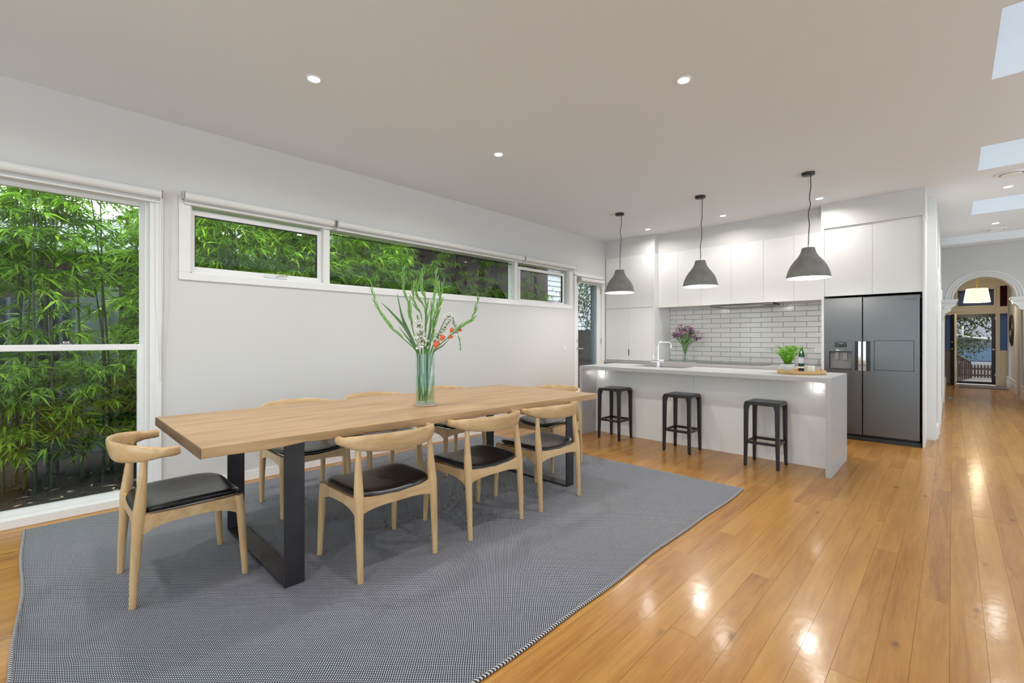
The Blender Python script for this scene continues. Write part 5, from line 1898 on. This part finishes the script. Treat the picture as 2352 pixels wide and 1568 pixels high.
while x < 6.6:
    spots.append((x + rr.uniform(-.15, .15), 6.35 + rr.uniform(-.08, .08)))
    x += .75
spots.sort()
for k, (x, y) in enumerate(spots):
    lab = 'bamboo clump outside the tall window' if x < 1.0 else ('bamboo clump outside the near part of the ribbon window' if x < 3.3 else 'bamboo clump in the shade outside the far part of the ribbon window')
    t = thing('bamboo_clump', lab, 'bamboo', (x, y, GZ), rr.uniform(0, 6.28), 'bamboo ' + ('before the tall window' if x < 1.0 else 'before the near ribbon window' if x < 3.3 else 'before the far ribbon window'))
    if 3.55 < x < 8.4: t.scale = (.95, .95, .88)
    cmn, twg, fol = BVM[3] if 3.55 < x < 8.4 else BVM[4 + k % 2] if -1.1 < x < .42 else BVM[(k * 7 + 1) % 4]
    for nm, me in (('culms', cmn), ('twigs', twg), ('foliage', fol)):
        o = bpy.data.objects.new(nm, me); C.objects.link(o); o.parent = t
        o['kind'] = 'stuff'

# tree whose boughs hang over the view from the side door
def tree(name, label, cat, loc, h, crown_r, n_leaf, mat, bark, seed, lsize=(.06, .12), crown_z=None, wid=.25):
    rn = np.random.default_rng(seed); rr = random.Random(seed)
    t = thing(name, label, cat, loc)
    m = MB()
    base = Vector(loc)
    m.tube([base, base + Vector((.05, .03, h * .3)), base + Vector((-.04, .08, h * .62)), base + Vector((0, 0, h))], [.09, .075, .05, .02], 10)
    ends = []
    for k in range(16):
        a = k * 2.4; z0 = h * rr.uniform(.3, .9)
        st_ = base + Vector((0, .03, z0))
        e_ = st_ + Vector((math.cos(a) * crown_r * rr.uniform(.6, 1), math.sin(a) * crown_r * rr.uniform(.6, 1), rr.uniform(-.1, .55) * crown_r))
        mid_ = st_.lerp(e_, .5) + Vector((0, 0, .15))
        m.tube([st_, mid_, e_], [.03, .018, .006], 6)
        ends += [mid_.lerp(e_, f) for f in (.1, .35, .6, .85, 1.0)]
    m.build('trunk', bark, t)
    c = np.array([tuple(p) for p in ends])
    idx = rn.integers(0, len(c), n_leaf)
    pos = c[idx] + rn.normal(0, crown_r * .16, (n_leaf, 3)) - np.array(loc)
    d = rn.normal(0, 1, (n_leaf, 3)); d[:, 2] -= .5
    L = rn.uniform(*lsize, n_leaf)
    v, tt = leaves(pos, d, L, L * wid, rn, .15)
    o = bpy.data.objects.new('foliage', fast_mesh('foliage', v, tt, mat)); C.objects.link(o); o.parent = t
    o['kind'] = 'stuff'
    return t
tree('garden_tree', 'dark feathery tree hanging over the view through the side door', 'tree', (10.05, 6.0, GZ), 3.6, 1.30, 9000, 'tree_leaf', 'bark', 5, (.06, .14), wid=.12)
tree('backyard_tree', 'tall leafy tree rising behind the steel fence and bamboo', 'tree', (1.6, 8.2, GZ), 4.4, .95, 5500, 'tree_leaf', 'bark', 6, (.10, .2))
tree('shade_tree', 'dark leafy tree behind the far end of the ribbon window', 'tree', (3.2, 8.3, GZ), 4.0, .85, 5500, 'tree_leaf', 'bark', 16, (.10, .2))

# ------------------------------------------------------------------ outside, street side
gr = MB().box(XD + .14, 60, -14, 14, -.16, -.06).build('front_yard', 'path'); struct(gr)
tag(gr, 'paved front yard beyond the front door', 'ground')
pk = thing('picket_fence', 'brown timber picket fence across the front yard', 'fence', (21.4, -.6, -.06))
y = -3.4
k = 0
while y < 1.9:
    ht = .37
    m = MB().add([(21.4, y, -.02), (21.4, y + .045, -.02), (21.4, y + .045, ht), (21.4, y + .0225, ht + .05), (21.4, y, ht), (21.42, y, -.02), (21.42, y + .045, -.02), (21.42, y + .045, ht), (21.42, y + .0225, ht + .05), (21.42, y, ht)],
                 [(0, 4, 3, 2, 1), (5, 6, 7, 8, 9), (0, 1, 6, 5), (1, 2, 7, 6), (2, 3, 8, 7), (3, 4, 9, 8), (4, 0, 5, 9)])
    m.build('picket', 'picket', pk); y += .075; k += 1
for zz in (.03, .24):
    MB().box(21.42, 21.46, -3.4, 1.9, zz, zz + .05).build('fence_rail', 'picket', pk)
hr = thing('stair_handrail', 'brown sloping handrail with balusters by the front steps', 'handrail', (19.6, .2, -.06))
MB().tube([(19.3, -.02, .82), (21.3, -.42, .48)], .03, 8).build('rail', 'picket', hr)
for k in range(9):
    f = k / 8
    x, y, z = 19.3 + 2.0 * f, -.02 - .40 * f, .82 - .34 * f
    MB().box(x - .02, x + .02, y - .02, y + .02, -.06, z).build('baluster', 'picket', hr)
tree('front_tree', 'leafy street tree seen through the screen door', 'tree', (23.6, -1.2, -.06), 4.2, 2.0, 11000, 'front_leaf', 'bark', 9, (.08, .16))
tree('street_bush', 'shrub behind the picket fence at the street', 'tree', (26.6, 1.6, -.06), 2.8, 1.5, 7000, 'front_leaf', 'bark', 10, (.08, .16))
lb = thing('fallen_branch', 'pale bare branch crossing the view through the screen door', 'branch', (22.4, -.6, 1.28))
MB().tube([(22.4, .6, 1.50), (22.4, .0, 1.40), (22.4, -.6, 1.28), (22.4, -1.4, 1.22)], [.035, .032, .03, .03], 8).build('limb', 'pale_bark', lb)
MB().tube([(22.4, -.25, 1.34), (22.4, -.26, 1.75)], [.03, .02], 8).build('side_limb', 'pale_bark', lb)
fh = thing('street_house', 'pale house across the street', 'house', (34, 0, -.06))
MB().box(33, 38, -8, 8, -.06, 3.2).build('house_wall', 'weatherboard', fh)
MB().extrude_x([(-8.4, 3.2), (8.4, 3.2), (0, 5.6)], 32.6, 38.4).build('house_roof', 'dark_metal', fh)
pc = thing('parked_car', 'pale blue parked car on the street beyond the picket fence', 'car', (28.5, -.6, -.06))
m = MB()
prof = [(-2.1, .25), (-2.1, .70), (-1.3, .80), (-.75, 1.32), (.75, 1.34), (1.35, .85), (2.05, .75), (2.1, .30)]
m.extrude_x([(y - .6, z) for y, z in prof], 27.7, 29.3)
m.build('car_body', 'blue_paint', pc, bevel=.06)
MB().extrude_x([(-1.75, .86), (-1.25, 1.25), (.05, 1.27), (.60, .90)], 27.69, 27.70).build('car_window', 'grey_glass', pc)
for yy_ in (-1.9, .75):
    MB().tube([(27.72, yy_, .26), (27.95, yy_, .26)], .30, 20).build('wheel', 'black_plastic', pc)
